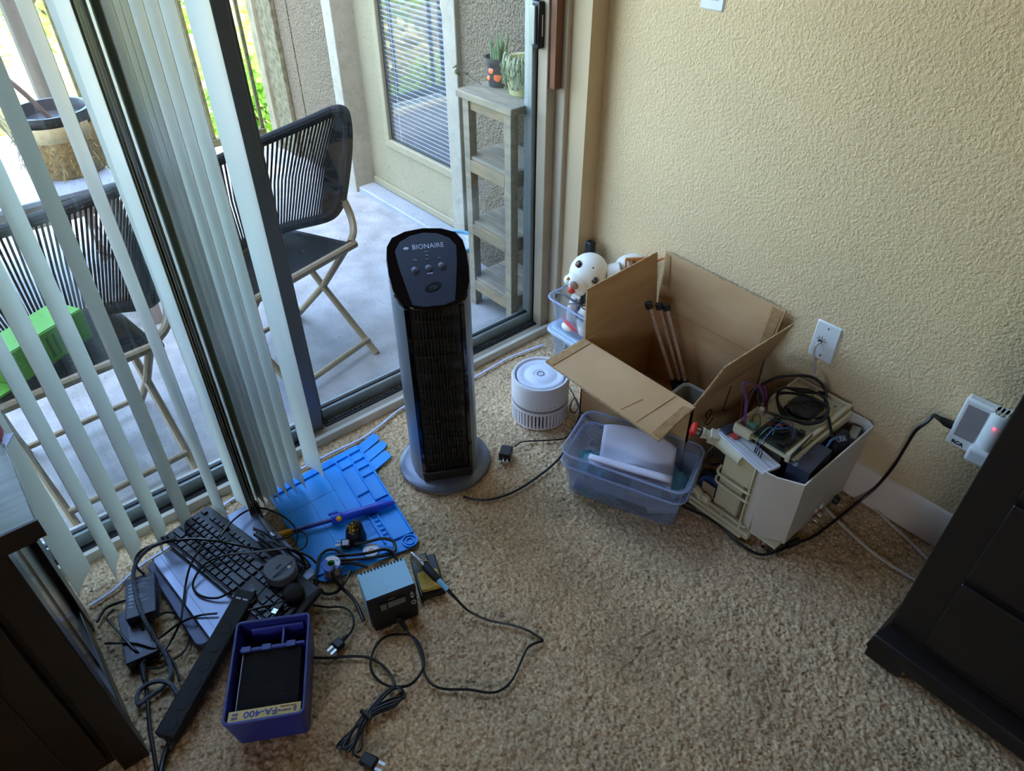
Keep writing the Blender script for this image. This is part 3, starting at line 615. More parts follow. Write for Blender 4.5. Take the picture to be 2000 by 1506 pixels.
# ================================================================ TOWER FAN
M_gloss = mat('gloss_black', '#0b0a0c', .08, var=.2, scale=12, coat=.5)
M_silver = mat('fan_silver_grey', '#868e96', .36, .5, var=.05, scale=8)
M_matte = mat('panel_slate', '#2a303e', .45, var=.06, scale=14)
M_black = mat('black_plastic', '#141416', .45, var=.2, scale=30)
M_blackm = mat('black_matte', '#0d0d0e', .7, var=.25, scale=40)
M_print = mat('pale_print', '#b9c2d2', .5)
M_white = mat('white_plastic', '#dcdcd6', .42, var=.03, scale=8)
FAN = thing('tower_fan', 'tall black and grey tower fan standing on the carpet', 'fan', (.82, 1.275, 0), rad(-29))
part(FAN, 'base', MB().lathe([(.001, 0), (.131, 0), (.134, .006), (.133, .014), (.12, .022), (.10, .026), (.001, .027)], 56), mat('base_grey', '#6a6e7c', .3, .3, var=.06, scale=10))
side = [(-.070, -.084), (-.082, -.070), (-.092, -.045), (-.0970, -.01), (-.0975, .025), (-.093, .055), (-.078, .076), (-.045, .088), (0, .0925)]
outl = side+[(-x, y) for x, y in reversed(side[:-1])]
front = [(.070, -.084), (.05, -.0925), (.025, -.0965), (0, -.098), (-.025, -.0965), (-.05, -.0925), (-.070, -.084)]
ring = outl+front[1:-1]
zt = lambda y: .660+.60*y
zl = lambda y: .598+max(0, y+.088)*.50
def hprism(poly, f0, f1):
    n = len(poly); mb = MB()
    vs = [(x, y, f0(x, y)) for x, y in poly]+[(x, y, f1(x, y)) for x, y in poly]
    return mb.add(vs, [tuple(range(n-1, -1, -1)), tuple(range(n, 2*n))]+[(i, (i+1) % n, n+(i+1) % n, n+i) for i in range(n)])
part(FAN, 'body_shell', hprism(outl, lambda x, y: .024, lambda x, y: zl(y)), M_silver, smooth=40)
part(FAN, 'grille_recess', hprism([(-.068, -.084), (.068, -.084), (.062, -.080), (-.062, -.080)], lambda x, y: .055, lambda x, y: .597), M_blackm)
part(FAN, 'grille_frame', MB().bb(-.070, .070, -.0975, -.083, .028, .062), M_black, bevel=.004)
for s in (-1, 1): part(FAN, 'grille_frame', MB().prism([(s*.0715, -.080), (s*.0715, -.0865), (s*.062, -.092), (s*.060, -.086)], .04, .598), M_gloss)
gb_ = mesh_of(MB().box((0, 0, .3285), (.0022, .005, .537)), 'grille_bar', M_black)
for k in range(15):
    x = -.0575+k*.0082; y = -.098+.0125*(x/.07)**2+.004
    twin(FAN, 'grille_bar', gb_, Matrix.Translation((x, y, 0)))
for k in range(10):
    z = .085+k*.053; mb = MB().tube([(x, -.095+.0125*(x/.07)**2+.004, z) for x in (-.062, -.04, -.02, 0, .02, .04, .062)], .0016, 5)
    part(FAN, 'grille_crossbar', mb, M_black)
for k in range(9):
    z = .11+k*.056; part(FAN, 'fan_blade', MB().bb(-.055, .055, -.0855, -.083, z-.013, z+.010), mat('blade_dark', '#1d1b1c', .4))
part(FAN, 'head', hprism(ring, lambda x, y: zl(y), lambda x, y: zt(y)), M_gloss, smooth=40, bevel=.007, seg=3)
ctrl = [(-.064, .040), (-.052, .058), (-.028, .070), (0, .074), (.028, .070), (.052, .058), (.064, .040), (.060, .005), (.050, -.045), (.043, -.076), (.02, -.082), (-.02, -.082), (-.043, -.076), (-.050, -.045), (-.060, .005)]
ctrl = [(x*1.16, y*1.10-.002) for x, y in ctrl]
cp = part(FAN, 'control_panel', hprism(ctrl, lambda x, y: zt(y)-.002, lambda x, y: zt(y)+.0012), M_matte, smooth=0)
sl_ = math.atan(.60)
def onp(x, y, h=0.0): return Matrix.Translation((x, y, zt(y)+.0013+h)) @ Matrix.Rotation(sl_, 4, 'X')
lettering(cp, 'BIONAIRE', .0185, onp(.006, .046), M_print, sx=.95, name='brand_lettering')
part(cp, 'brand_mark', MB().lathe([(.0005, .0004), (.0055, .0004), (.0055, .0009), (.0005, .0009)], 16, onp(-.047, .045) @ Matrix.Diagonal((1.2, .7, 1, 1))), M_print)
for i, x in enumerate((-.030, .0, .029)):
    part(cp, 'button', MB().lathe([(.0001, .0050), (.005, .0046), (.0078, .0032), (.0092, 0)], 18, onp(x*1.1, -.006+.003*abs(i-1)*(1 if i == 2 else -.5))), mat('button_grey', '#545a66', .3))
for x, y in ((-.030, .012), (0, .012), (0, .021), (0, .030), (.029, .012)): part(cp, 'indicator', MB().lathe([(.0001, .0006), (.0015, .0005), (.0015, 0)], 8, onp(x, y)), M_blackm)
for t, x, y in (('HIGH', 0, .0335), ('MED', 0, .0245), ('LOW', 0, .0160), ('TIMER', -.030, .0165), ('OSC', .029, .0165)): lettering(cp, t, .0038, onp(x, y), M_print, name='small_lettering')
part(cp, 'legend_bar', MB().box((0, 0, .0003), (.014, .0025, .0006), M=onp(.001, -.018)), M_print)
part(cp, 'emblem', MB().lathe([(.010, .0002), (.016, .0006), (.020, .0002)], 24, onp(.004, -.050) @ Matrix.Rotation(.35, 4, 'Z') @ Matrix.Diagonal((1.1, .62, 1, 1))), mat('emblem_dark', '#1b1a20', .3))
lettering(cp, '2', .022, onp(.004, -.050) @ Matrix.Rotation(-.5, 4, 'Z'), mat('emblem_dark', '#1b1a20'), name='emblem_swirl')
part(FAN, 'power_cord', MB().tube(path([(905, 970, .006), (930, 976, .006), (965, 974, .006), (1010, 957, .006), (1055, 928, .006), (1088, 900, .006), (1104, 880, .006)]), .0036, 7), M_black, world=True)
# ================================================================ AIR PURIFIER
AP = thing('air_purifier', 'round white air purifier with slotted lower ring beside the carton', 'air purifier', (1.187, 1.262, 0), rad(-32))
h, r = .157, .0905
M_pur = mat('purifier_white', '#d7d2d4', .4, var=.03, scale=8)
part(AP, 'upper_shell', MB().lathe([(r, .077), (r, h-.006), (r-.003, h), (r-.009, h), (r-.013, h-.010), (r-.015, h-.022), (.001, h-.022)], 56), M_pur)
part(AP, 'band', MB().lathe([(r-.004, .066), (r-.001, .067), (r-.001, .078), (r-.004, .079)], 56), mat('band_grey', '#8d8a90', .3, .5))
part(AP, 'lower_core', MB().lathe([(.001, .004), (r-.014, .004), (r-.014, .066), (.001, .066)], 40), mat('slot_dark', '#2c282a', .7))
sm = mesh_of(MB().bb(r-.013, r-.001, -.0033, .0033, .004, .060), 'slat', M_pur)
for k in range(48): twin(AP, 'slat', sm, Matrix.Rotation(2*PI*k/48, 4, 'Z'))
part(AP, 'slot_ring', MB().lathe([(r-.012, .057), (r, .057), (r, .067), (r-.012, .067)], 56), M_pur); part(AP, 'foot_ring', MB().lathe([(r-.012, 0), (r-.001, 0), (r-.001, .006), (r-.012, .006)], 56), M_pur)
lid = part(AP, 'top_plate', MB().lathe([(r-.016, h-.020), (r-.016, h-.006), (r-.019, h-.002), (.062, h-.001), (.056, h-.004), (.048, h-.004), (.043, h-.001), (.022, h-.001), (.021, h-.002), (.001, h-.002)], 56), mat('plate_blue_white', '#cfd6e4', .38, var=.02))
PWI = Matrix.Translation((0, 0, h-.0012)) @ Matrix.Rotation(rad(-8), 4, 'Z')
part(lid, 'power_icon', MB().tube([(.0105*math.cos(a), .0105*math.sin(a), .0002) for a in np.linspace(rad(-60), rad(240), 22)], .0011, 5).tube([(0, -.005, .0002), (0, -.013, .0002)], .0013, 5), mat('icon_navy', '#3a4050', .5)).matrix_local = PWI
for i, c in enumerate('COIOE'):
    a = rad(-106+9*i); lettering(AP, c, .0065, Matrix.Translation(((r+.0001)*math.cos(a), (r+.0001)*math.sin(a), .086)) @ Matrix.Rotation(a+PI/2, 4, 'Z') @ Matrix.Rotation(PI/2, 4, 'X'), mat('icon_grey', '#8b8488', .5), name='icon_lettering')
PC = thing('purifier_adapter', 'black plug adapter on the carpet with a thin cord to the purifier', 'adapter', pz(988, 890, 0))
o = pz(988, 886, .018)
part(PC, 'adapter_block', MB().box((o.x, o.y, .020), (.042, .036, .028), rz=rad(38)), M_black, world=True, bevel=.003)
for s in (-1, 1):
    b0 = Vector((o.x, o.y, .02))+Matrix.Rotation(rad(38), 3, 'Z') @ Vector((-.018, s*.006, .0)); part(PC, 'prong', MB().box((b0.x-.008, b0.y-.012, .020), (.003, .016, .006), rz=rad(-38)), mat('steel', '#c9c9c9', .25, 1.0), world=True)
part(PC, 'cord', MB().tube(path([(1006, 872, .02), (1020, 863, .008), (1050, 861, .006), (1085, 859, .006), (1108, 853, .006), (1126, 825, .006), (1132, 800, .006), (1124, 778, .010), (1116, 786, .02), (1114, 800, .012), (1122, 806, .008), (1129, 795, .008), (1122, 775, .02), (1112, 757, .03)]), .0022, 6), M_black, world=True)
# ================================================================ CLEAR BINS
def bin_shell(mb_w, mb_l, h, tw=.86, r=.028, t=.0022, ribs=True):
    """open tapered box with a rolled rim, built as one skin with an inside"""
    n = 6; top = rrect(mb_w, mb_l, r, n); bot = rrect(mb_w*tw, mb_l*(1-(1-tw)*mb_w/mb_l), r*.8, n); k = len(top)
    def lerp(s, off, z): return [((bot[i][0]*(1-s)+top[i][0]*s)*(1+off/mb_w), (bot[i][1]*(1-s)+top[i][1]*s)*(1+off/mb_l), z) for i in range(k)]
    rings = [lerp(0, 0, 0), lerp(.72, 0, h*.72), lerp(.76, .004, h*.745), lerp(1, .004, h-.006), lerp(1, .016, h-.008), lerp(1, .018, h-.002), lerp(1, .008, h), lerp(1, -.002, h-.004), lerp(.76, -.001, h*.75), lerp(.72, -.004, h*.71), lerp(0, -.004, t)]
    mb = MB(); vs = []; fs = []
    for q in rings: vs += q
    for a in range(len(rings)-1):
        for i in range(k):
            j = (i+1) % k; fs.append((a*k+i, a*k+j, a*k+k+j, a*k+k+i))
    fs.append(tuple(range(k-1, -1, -1))); fs.append(tuple((len(rings)-1)*k+i for i in range(k)))
    return mb.add(vs, fs)
M_bin = clear('clear_bin_plastic', '#f2f5fb', .18, .075, '#c6d0e4')
M_binr = clear('clear_bin_rim', '#d4def2', .2, .38, '#cfdbf2')
ca = [pz(1150, 803, .16), pz(1372, 878, .16), pz(1340, 958, .16), pz(1098, 880, .16)]
cen = sum(ca, Vector())/4; axis = ((ca[1]-ca[0])+(ca[2]-ca[3])).normalized(); rzb = math.atan2(axis.y, axis.x)-PI/2+PI
BW, BLN = .185, .335
def clear_bin(label, z, cat='bin', name='storage_bin', hh=.118, grp='clear storage bins'):
    t = thing(name, label, cat, (cen.x, cen.y, z), rzb, grp)
    part(t, 'bin_body', bin_shell(BW, BLN, hh), M_bin)
    k = rrect(BW+.017, BLN+.017, .034, 6); part(t, 'bin_rim', MB().tube([(x, y, hh-.003) for x, y in k], .0032, 6, closed=True), M_binr)
    return t
b1 = clear_bin('lower of the two nested clear bins on the carpet', 0.0)
b2 = clear_bin('upper nested clear bin filled with white paper', .042)
def local_to(t, x, y, z): return rootm(t) @ Vector((x, y, z))
# things inside: curled paper, a roll, blue bags, small dark pieces
M_paper = mat('white_paper', '#dfdcea', .6, var=.02, scale=5)
def sheet(name, fn, m, label, cat, t, nu=18, nv=12, group=None, thick=.0006):
    mb = MB().grid(lambda a, b: tuple(local_to(t, *fn(a, b))), nu, nv); o = solo(name, mb, m, label, cat, group, smooth=60)
    sd = o.modifiers.new('thick', 'SOLIDIFY'); sd.thickness = thick; return o
sheet('paper_sheet', lambda a, b: (-.035+.085*b+.012*math.sin(3*a), -.125+.21*a+.02*b, .075+.075*b-.035*(2*a-1)**2+.012*math.sin(5*a+2*b)), M_paper, 'large curled white paper sheet rising out of the upper clear bin', 'paper', b2)
mb = MB(); q0, q1 = local_to(b2, -.062, -.125, .108), local_to(b2, -.070, .10, .098)
def roll(a, b):
    an = -2.6+5.2*b; d = (q1-q0).normalized(); n1 = d.cross(Vector((0, 0, 1))).normalized(); p = q0.lerp(q1, a)
    rr = .014+.002*b; return tuple(p+n1*(rr*math.cos(an))+Vector((0, 0, rr*math.sin(an))))
o = solo('paper_roll', MB().grid(roll, 10, 16), M_paper, 'rolled white paper lying along the front of the upper clear bin', 'paper', smooth=60); o.modifiers.new('thick', 'SOLIDIFY').thickness = .0008
M_bag = clear('blue_bag_film', '#8fd3dc', .25, .35, '#8cc9d4')
def bag(t, c, s, rz, label, seedv, m=M_bag, cat='bag', name='plastic_bag'):
    rs = random.Random(seedv); ph = [rs.uniform(0, 6) for _ in range(4)]
    mb = MB().grid(lambda a, b: tuple(local_to(t, *(Vector(c)+Matrix.Rotation(rz, 3, 'Z') @ Vector(((a-.5)*s[0], (b-.5)*s[1], s[2]*math.sin(PI*a)*math.sin(PI*b)+.008*math.sin(9*a+ph[0])*math.cos(8*b+ph[1])+.006*math.sin(14*a+11*b+ph[2])))))), 18, 14)
    solo(name, mb, m, label, cat, 'plastic bags in the clear bins', smooth=0)
bag(b2, (-.02, .10, .030), (.11, .09, .035), .3, 'crumpled pale blue film bag at the left end of the upper clear bin', 1)
bag(b2, (.02, -.115, .030), (.10, .08, .045), 1.0, 'crumpled teal film bag at the right end of the upper clear bin', 2)
bag(b1, (-.03, .06, .020), (.10, .12, .018), .1, 'pale blue film bag pressed into the lower clear bin', 3)
def chip(t, c, d, rz, m, label, cat='part', name='project_part', bevel=.002):
    o = local_to(t, *c); return solo(name, MB().box((o.x, o.y, o.z), d, rz=rzb+rz), m, label, cat, 'loose parts in the bins', bevel=bevel)
chip(b1, (-.05, .10, .012), (.035, .08, .014), .1, mat('purple_foam', '#544a86', .6), 'purple foam strip in the lower clear bin')
chip(b1, (-.052, -.02, .012), (.03, .11, .012), -.04, mat('black_foam', '#2c2a30', .7), 'dark foam strip in the lower clear bin')
chip(b1, (-.02, -.10, .012), (.06, .08, .016), .5, mat('grey_card', '#8f8880', .7), 'grey card piece in the lower clear bin')
chip(b1, (.03, .03, .014), (.07, .10, .02), .2, mat('dark_box', '#4c4850', .6), 'dark flat box in the lower clear bin')
chip(b2, (-.03, -.06, .014), (.06, .09, .014), .15, mat('grey_pouch', '#77757c', .5), 'grey pouch at the bottom of the upper clear bin')
chip(b2, (.04, -.04, .016), (.04, .10, .02), -.3, mat('olive_board', '#5f6a5c', .5), 'olive board at the back of the upper clear bin')
# ---------------------------------------------------------------- stacked bins in the corner
cx, cy = 1.512, 1.334
def corner_bin(name, label, z, h):
    t = thing(name, label, 'bin', (cx, cy, z), 0, 'clear storage bins'); part(t, 'bin_body', bin_shell(.185, .295, h, .84), M_bin)
    k = rrect(.202, .312, .034, 6); part(t, 'bin_rim', MB().tube([(x, y, h-.003) for x, y in k], .0032, 6, closed=True), M_binr); return t
c1 = corner_bin('storage_bin', 'lidded clear bin at the bottom of the corner stack', 0, .112)
lidm = MB(); kk = rrect(.206, .312, .036, 6); k2 = rrect(.180, .288, .03, 6)
lidm.prism(kk, .106, .119); lidm.prism(k2, .119, .124)
part(c1, 'lid', lidm, mat('blue_grey_lid', '#a9bccd', .35, var=.03), bevel=.004, seg=3, label='blue grey snap lid')
rbm = MB().tube(catmull([(-.0935, .055, .088), (-.092, .045, .07), (-.089, .062, .045), (-.0875, .05, .035), (-.0885, .043, .05), (-.091, .062, .072)], 6), .0022, 6)
part(c1, 'marker_loop', rbm, mat('grey_marker', '#5b6670', .6))
part(c1, 'paper_inside', MB().bb(-.06, .06, -.10, .10, .01, .08), mat('pale_paper', '#c9cdb4', .7, var=.08), bevel=.004)
c2 = corner_bin('storage_bin', 'upper clear bin of the corner stack holding the robot dog', .125, .118)
# robot dog
M_dog = mat('ivory_plastic', '#e3ddd0', .38, var=.02, scale=6)
M_dogo = mat('orange_brown_plastic', '#b06a2c', .45, var=.15, scale=30)
hd = py_(1150, 528, 1.36); HD = Vector((1.478, 1.362, .362))
DG = thing('robot_dog', 'white plastic robot dog with orange frame sitting in the upper corner bin', 'robot', (cx, cy, .135))
toc = (CAM-HD).normalized()
_c = (CAM-HD).normalized(); look_d = (_c*.78-R3*.48-U3*.36).normalized()                       # where the muzzle points
HM = frame3(HD, U3*.70-R3*.70, look_d)                           # x: along the eye line, y: muzzle
def inh(mb): mb.v = [tuple(HM @ Vector(q)) for q in mb.v]; return mb
head = part(DG, 'head', inh(MB().sphere((0, 0, 0), .060, 28, 18, (1.0, 1.08, 1.05))), M_dog, world=True, smooth=80)
part(head, 'muzzle', inh(MB().sphere((0, .052, -.022), .036, 22, 14, (1.12, 1.0, .82))), M_dog, world=True, smooth=80)
for s in (-1, 1):
    part(head, 'cheek', inh(MB().sphere((s*.022, .062, -.030), .020, 16, 10, (1.0, 1.1, .9))), M_dog, world=True, smooth=80)
    e = part(head, 'eye_socket', inh(MB().lathe([(.0150, -.002), (.0155, .003), (.0125, .004), (.010, .001)], 20, frame3((s*.033, .043, .024), (1, -s*.5, 0), (0, -.55, 1)))), mat('socket_taupe', '#a89480', .5), world=True)
    part(e, 'eye', inh(MB().sphere((s*.034, .044, .024), .0115, 14, 10)), mat('eye_brown', '#3a1c12', .12, coat=.5), world=True, smooth=80)
part(head, 'nose', inh(MB().sphere((0, .091, -.012), .0125, 16, 10, (1.2, .7, .95))), mat('nose_brown', '#8a6a58', .5), world=True, smooth=80)
part(head, 'tongue', inh(MB().sphere((-.004, .086, -.036), .0125, 16, 10, (1, .8, .9))), mat('tongue_red', '#c4392a', .4), world=True, smooth=80)
part(head, 'cheek_plate', inh(MB().box((.026, .078, -.020), (.012, .006, .012))), M_dogo, world=True, bevel=.002)
part(head, 'forehead_hole', inh(MB().sphere((-.004, .040, .049), .0028, 8, 6)), M_blackm, world=True)
bd = HD
part(DG, 'neck_collar', MB().cyl(HD+Vector((.045, -.045, -.010)), HD+Vector((.076, -.074, .004)), .034, 20), M_dog, world=True, bevel=.003)
fr = HD+Vector((.090, -.088, .022))
fm = frame3(fr, (.72, -.69, .06), (.3, .3, 1))
for a in ((-.01, .035, -.030, -.022), (-.01, .035, .022, .030)): part(DG, 'frame_rail', MB().box(((a[0]+a[1])/2+.012, (a[2]+a[3])/2, .008), (.07, .008, .022), M=fm), M_dogo, world=True, bevel=.001)
for x in (-.01, .008, .026, .044): part(DG, 'frame_rung', MB().box((x, 0, .014), (.006, .05, .012), M=fm), M_dogo, world=True, bevel=.001)
part(DG, 'body', MB().sphere((.015, 0, -.035), .045, 18, 12, (1.3, .9, .9), M=fm), M_dog, world=True, smooth=80)
part(DG, 'tail_lever', MB().tube([fm @ Vector((.05, .012, .02)), fm @ Vector((.075, .02, .040)), fm @ Vector((.105, .032, .060))], [.006, .0075, .003], 8), M_dogo, world=True, label='orange lever')
part(DG, 'joint', MB().sphere(fm @ Vector((.048, 0, .018)), .010, 12, 8), M_dog, world=True, smooth=80)
part(DG, 'chest', MB().lathe([(.030, .0), (.036, .03), (.034, .075), (.024, .10)], 20, Matrix.Translation((1.462, 1.335, .150))), M_dog, world=True, smooth=60)
for k in range(5): part(DG, 'speaker_slot', MB().box((1.4265+.0004*k, 1.325+.0075*k, .222), (.003, .0028, .022)), M_blackm, world=True)
part(DG, 'leg', MB().tube([(1.448, 1.40, .15), (1.447, 1.395, .22), (1.452, 1.385, .27)], [.018, .017, .015], 14), M_dog, world=True)
part(DG, 'paw', MB().sphere((1.440, 1.40, .150), .022, 14, 10, (1, 1.2, .7)), M_dog, world=True, smooth=80)
solo('black_gadget', MB().bb(1.565, 1.590, 1.44, 1.468, .125, .40), M_black, 'black upright stick behind the robot dog head', 'gadget', bevel=.003)
# wires and scraps in the bin
def wire(name, pts, r, m, label, group=None, cat='wire'):
    return solo(name, MB().tube(catmull(pts, 7), r, 6), m, label, cat, group)
M_wb = mat('wire_black', '#1a1c20', .4, var=.1); M_wv = mat('wire_violet', '#5b4a9a', .4); M_ww = mat('wire_white', '#cfcac2', .4, var=.05)
wire('robot_cable', [(1.437, 1.462, .235), (1.432, 1.455, .258), (1.432, 1.42, .268), (1.436, 1.37, .262), (1.446, 1.335, .25), (1.448, 1.32, .225)], .0034, mat('wire_slate', '#333c44', .4), 'slate cable arching over the upper corner bin')
wire('robot_wire', [(1.428, 1.395, .245), (1.420, 1.38, .258), (1.425, 1.35, .268), (1.433, 1.31, .262), (1.44, 1.27, .256)], .0022, M_wb, 'black and white twisted wire across the upper corner bin')
wire('robot_wire', [(1.430, 1.393, .246), (1.423, 1.378, .260), (1.429, 1.348, .264), (1.430, 1.308, .266), (1.443, 1.268, .252)], .0020, M_ww, 'white strand twisted with the black wire across the upper corner bin')
wire('robot_wire', [(1.442, 1.375, .272), (1.436, 1.365, .245), (1.430, 1.36, .22), (1.45, 1.35, .17)], .0022, M_wv, 'violet wire hanging below the robot dog tongue')
wire('robot_wire', [(1.445, 1.35, .20), (1.436, 1.335, .225), (1.440, 1.315, .226), (1.452, 1.30, .20)], .0026, M_wv, 'violet wire loop beside the small green board')
solo('green_board', MB().box((1.452, 1.352, .205), (.022, .018, .004), rz=.5), mat('pcb_lime', '#7a9a2a', .5), 'small green circuit board in the upper corner bin', 'circuit board')
solo('pink_toy', MB().tube(catmull([(1.440, 1.425, .182), (1.438, 1.40, .17), (1.438, 1.37, .16), (1.442, 1.345, .15)], 5), [.010]*4+[.013]*4+[.012]*4+[.009]*4, 8), mat('pink_plastic', '#d0404f', .4), 'pink plastic piece inside the upper corner bin', 'part')
solo('pink_toy', MB().sphere((1.440, 1.30, .150), .014, 10, 7, (1, 1.2, .8)), mat('pink_plastic', '#d0404f'), 'small round pink piece low in the upper corner bin', 'part')
solo('dark_module', MB().bb(1.455, 1.56, 1.22, 1.36, .132, .185), mat('dark_module', '#3a3d42', .5, var=.2), 'dark electronics module at the bottom of the upper corner bin', 'part', bevel=.004)
# ================================================================ CARDBOARD CARTON
M_card = mat('cardboard', '#c29d72', .85, scale=5, col2='#b38a5c', stretch=(1, 1, 4), bump=.12, bscale=40)
M_cardi = M_card
M_cedge = mat('cardboard_edge', '#8d6a43', .9, scale=180, col2='#c9a97e')
BX0, BX1, BY0, BY1, BH, ct = 1.283, 1.606, .772, 1.178, .285, .005
CB = thing('cardboard_carton', 'large open brown cardboard carton against the wall with flaps up', 'box', ((BX0+BX1)/2, (BY0+BY1)/2, 0))
def cpart(name, mb, **k): return part(CB, name, mb, M_card, world=True, **k)
cpart('bottom', MB().bb(BX0, BX1, BY0, BY1, .002, .008))
cpart('front_wall', MB().bb(BX0, BX0+ct, BY0, BY1, .002, BH)); cpart('back_wall', MB().bb(BX1-ct, BX1, BY0, BY1, .002, BH))
cpart('left_wall', MB().bb(BX0, BX1, BY1-ct, BY1, .002, BH)); cpart('right_wall', MB().bb(BX0, BX1, BY0, BY0+ct, .002, BH))
def flap(name, a, b, c, d, m=M_card):
    """slab with corners a b (hinge) c d (free edge)"""
    a, b, c, d = map(Vector, (a, b, c, d)); n = (b-a).cross(d-a).normalized()*(ct/2)
    return part(CB, name, MB().add([a-n, b-n, c-n, d-n, a+n, b+n, c+n, d+n], [(3, 2, 1, 0), (4, 5, 6, 7), (0, 1, 5, 4), (1, 2, 6, 5), (2, 3, 7, 6), (3, 0, 4, 7)]), m, world=True)
ff = flap('front_flap', (BX0, BY1, BH), (BX0, BY0-.004, BH), (1.128, .757, .268), (1.136, 1.186, .268))
lf = flap('left_flap', (BX0, BY1, BH+.002), (BX1, BY1, BH+.002), (1.573, 1.176, .474), (1.270, 1.172, .464))
bf = flap('back_flap', (1.604, BY1-.01, BH+.002), (1.604, BY0-.003, BH+.002), (1.610, .752, .456), (1.612, 1.172, .466))
rf = flap('right_flap', (BX0, BY0, BH+.002), (BX1, BY0, BH+.002), (1.560, .700, .462), (1.266, .700, .467))
# torn outer liners and corrugated edges
def strip(par, pts, w, m=M_cedge, name='torn_edge'):
    P = [Vector(p) for p in pts]; part(par, name, MB().tube(P, w, 5), m, world=True)
strip(ff, [(1.128, .757, .268), (1.131, .97, .267), (1.136, 1.186, .268)], .0028); strip(ff, [(1.128, .757, .268), (1.2, .764, .277), (BX0, .768, .286)], .003); strip(ff, [(1.136, 1.186, .268), (1.2, 1.183, .277), (BX0, 1.18, .286)], .003)
strip(lf, [(1.27, 1.172, .464), (1.573, 1.176, .474)], .0026); strip(bf, [(1.612, 1.172, .466), (1.61, .752, .456)], .0026); strip(rf, [(1.266, .70, .467), (1.56, .70, .462)], .0026); strip(rf, [(1.266, .70, .467), (1.274, .735, .375), (BX0, .772, .288)], .0028)
part(ff, 'torn_liner', MB().add([(1.135, 1.188, .2715), (1.280, 1.180, .2885), (1.280, 1.150, .2895), (1.135, 1.158, .2725)], [(0, 1, 2, 3)]), mat('torn_kraft', '#8f6a3e', .9, scale=60, col2='#a88253'), world=True)
part(ff, 'torn_liner', MB().add([(1.130, .757, .2715), (1.270, .768, .2885), (1.262, .792, .2875), (1.133, .785, .2725)], [(0, 1, 2, 3)]), MATS['torn_kraft'], world=True)
part(bf, 'torn_liner', MB().add([(1.6005, .80, .30), (1.6005, .775, .30), (1.606, .758, .452), (1.606, .79, .454)], [(0, 1, 2, 3)]), MATS['torn_kraft'], world=True)
part(bf, 'torn_liner', MB().add([(1.6005, 1.16, .36), (1.6005, 1.135, .36), (1.607, 1.15, .46), (1.608, 1.168, .462)], [(0, 1, 2, 3)]), MATS['torn_kraft'], world=True)
for y in (.84,): strip(ff, [(1.135, y, .2715), (1.28, y-.01, .289)], .0011, M_card, 'crease')
strip(ff, [(1.14, .90, .272), (1.21, .885, .281)], .0009, M_card, 'crease')
part(CB, 'marker_scrawl', MB().tube(catmull([(1.36, .7708, .20), (1.352, .7708, .225), (1.375, .7708, .225), (1.37, .7708, .195), (1.355, .7708, .19), (1.372, .7708, .17), (1.392, .7708, .185)], 5), .0016, 5).tube([(1.45, .7708, .27), (1.435, .7708, .19), (1.455, .7708, .175)], .0016, 5), mat('marker_black', '#241c14', .7), world=True)
# tripod inside, clear tray, loose cable
TR = thing('tripod', 'folded tripod with copper legs leaning inside the carton', 'tripod', (1.50, .93, .01))
M_cop = mat('copper_tube', '#b79c8c', .4, .3, var=.12, scale=40)
tops = [py_(1268, 596, 1.10), py_(1288, 598, 1.095), py_(1302, 600, 1.075)]
foot = Vector((1.530, .955, .050))
for i, tp in enumerate(tops):
    b = foot+Vector((.012*(i-1), .014*(1-i), 0)); d = (tp-b)
    lg = part(TR, 'leg', MB().cyl(b+d*.22, tp-d*.02, .0055, 10), M_cop, world=True)
    part(lg, 'upper_tube', MB().cyl(b, b+d*.24, .010, 10), M_black, world=True)
    part(lg, 'foot', MB().cyl(tp-d*.03, tp+d*.03, .0125, 12), M_black, world=True, bevel=.002)
    for k in range(7): part(lg, 'pin_hole', MB().sphere(b+d*(.3+.1*k)+(CAM-b).normalized()*.0062, .0014, 6, 4), M_blackm, world=True)
part(TR, 'hub', MB().cyl(foot-Vector((.002, .0, .02)), foot+(tops[1]-foot)*.20, .024, 12), M_black, world=True, bevel=.004)
part(TR, 'clamp_knob', MB().cyl(foot+Vector((-.02, -.02, .04)), foot+Vector((-.045, -.045, .05)), .010, 10), M_black, world=True)
tr_ = thing('clear_tray', 'frosted clear tray standing in the front corner of the carton', 'tray', (1.392, .846, .012), rad(4))
part(tr_, 'tray_body', bin_shell(.12, .12, .185, .9, .02), clear('frosted_tray', '#b9b2a6', .3, .42, '#a8a294'))
wire('loose_wire', [(1.42, 1.0, .014), (1.44, .985, .06), (1.46, .95, .085), (1.47, .92, .055), (1.46, .91, .016)], .0018, mat('wire_tan', '#9c8a6a', .5), 'thin tan wire loop on the carton floor')
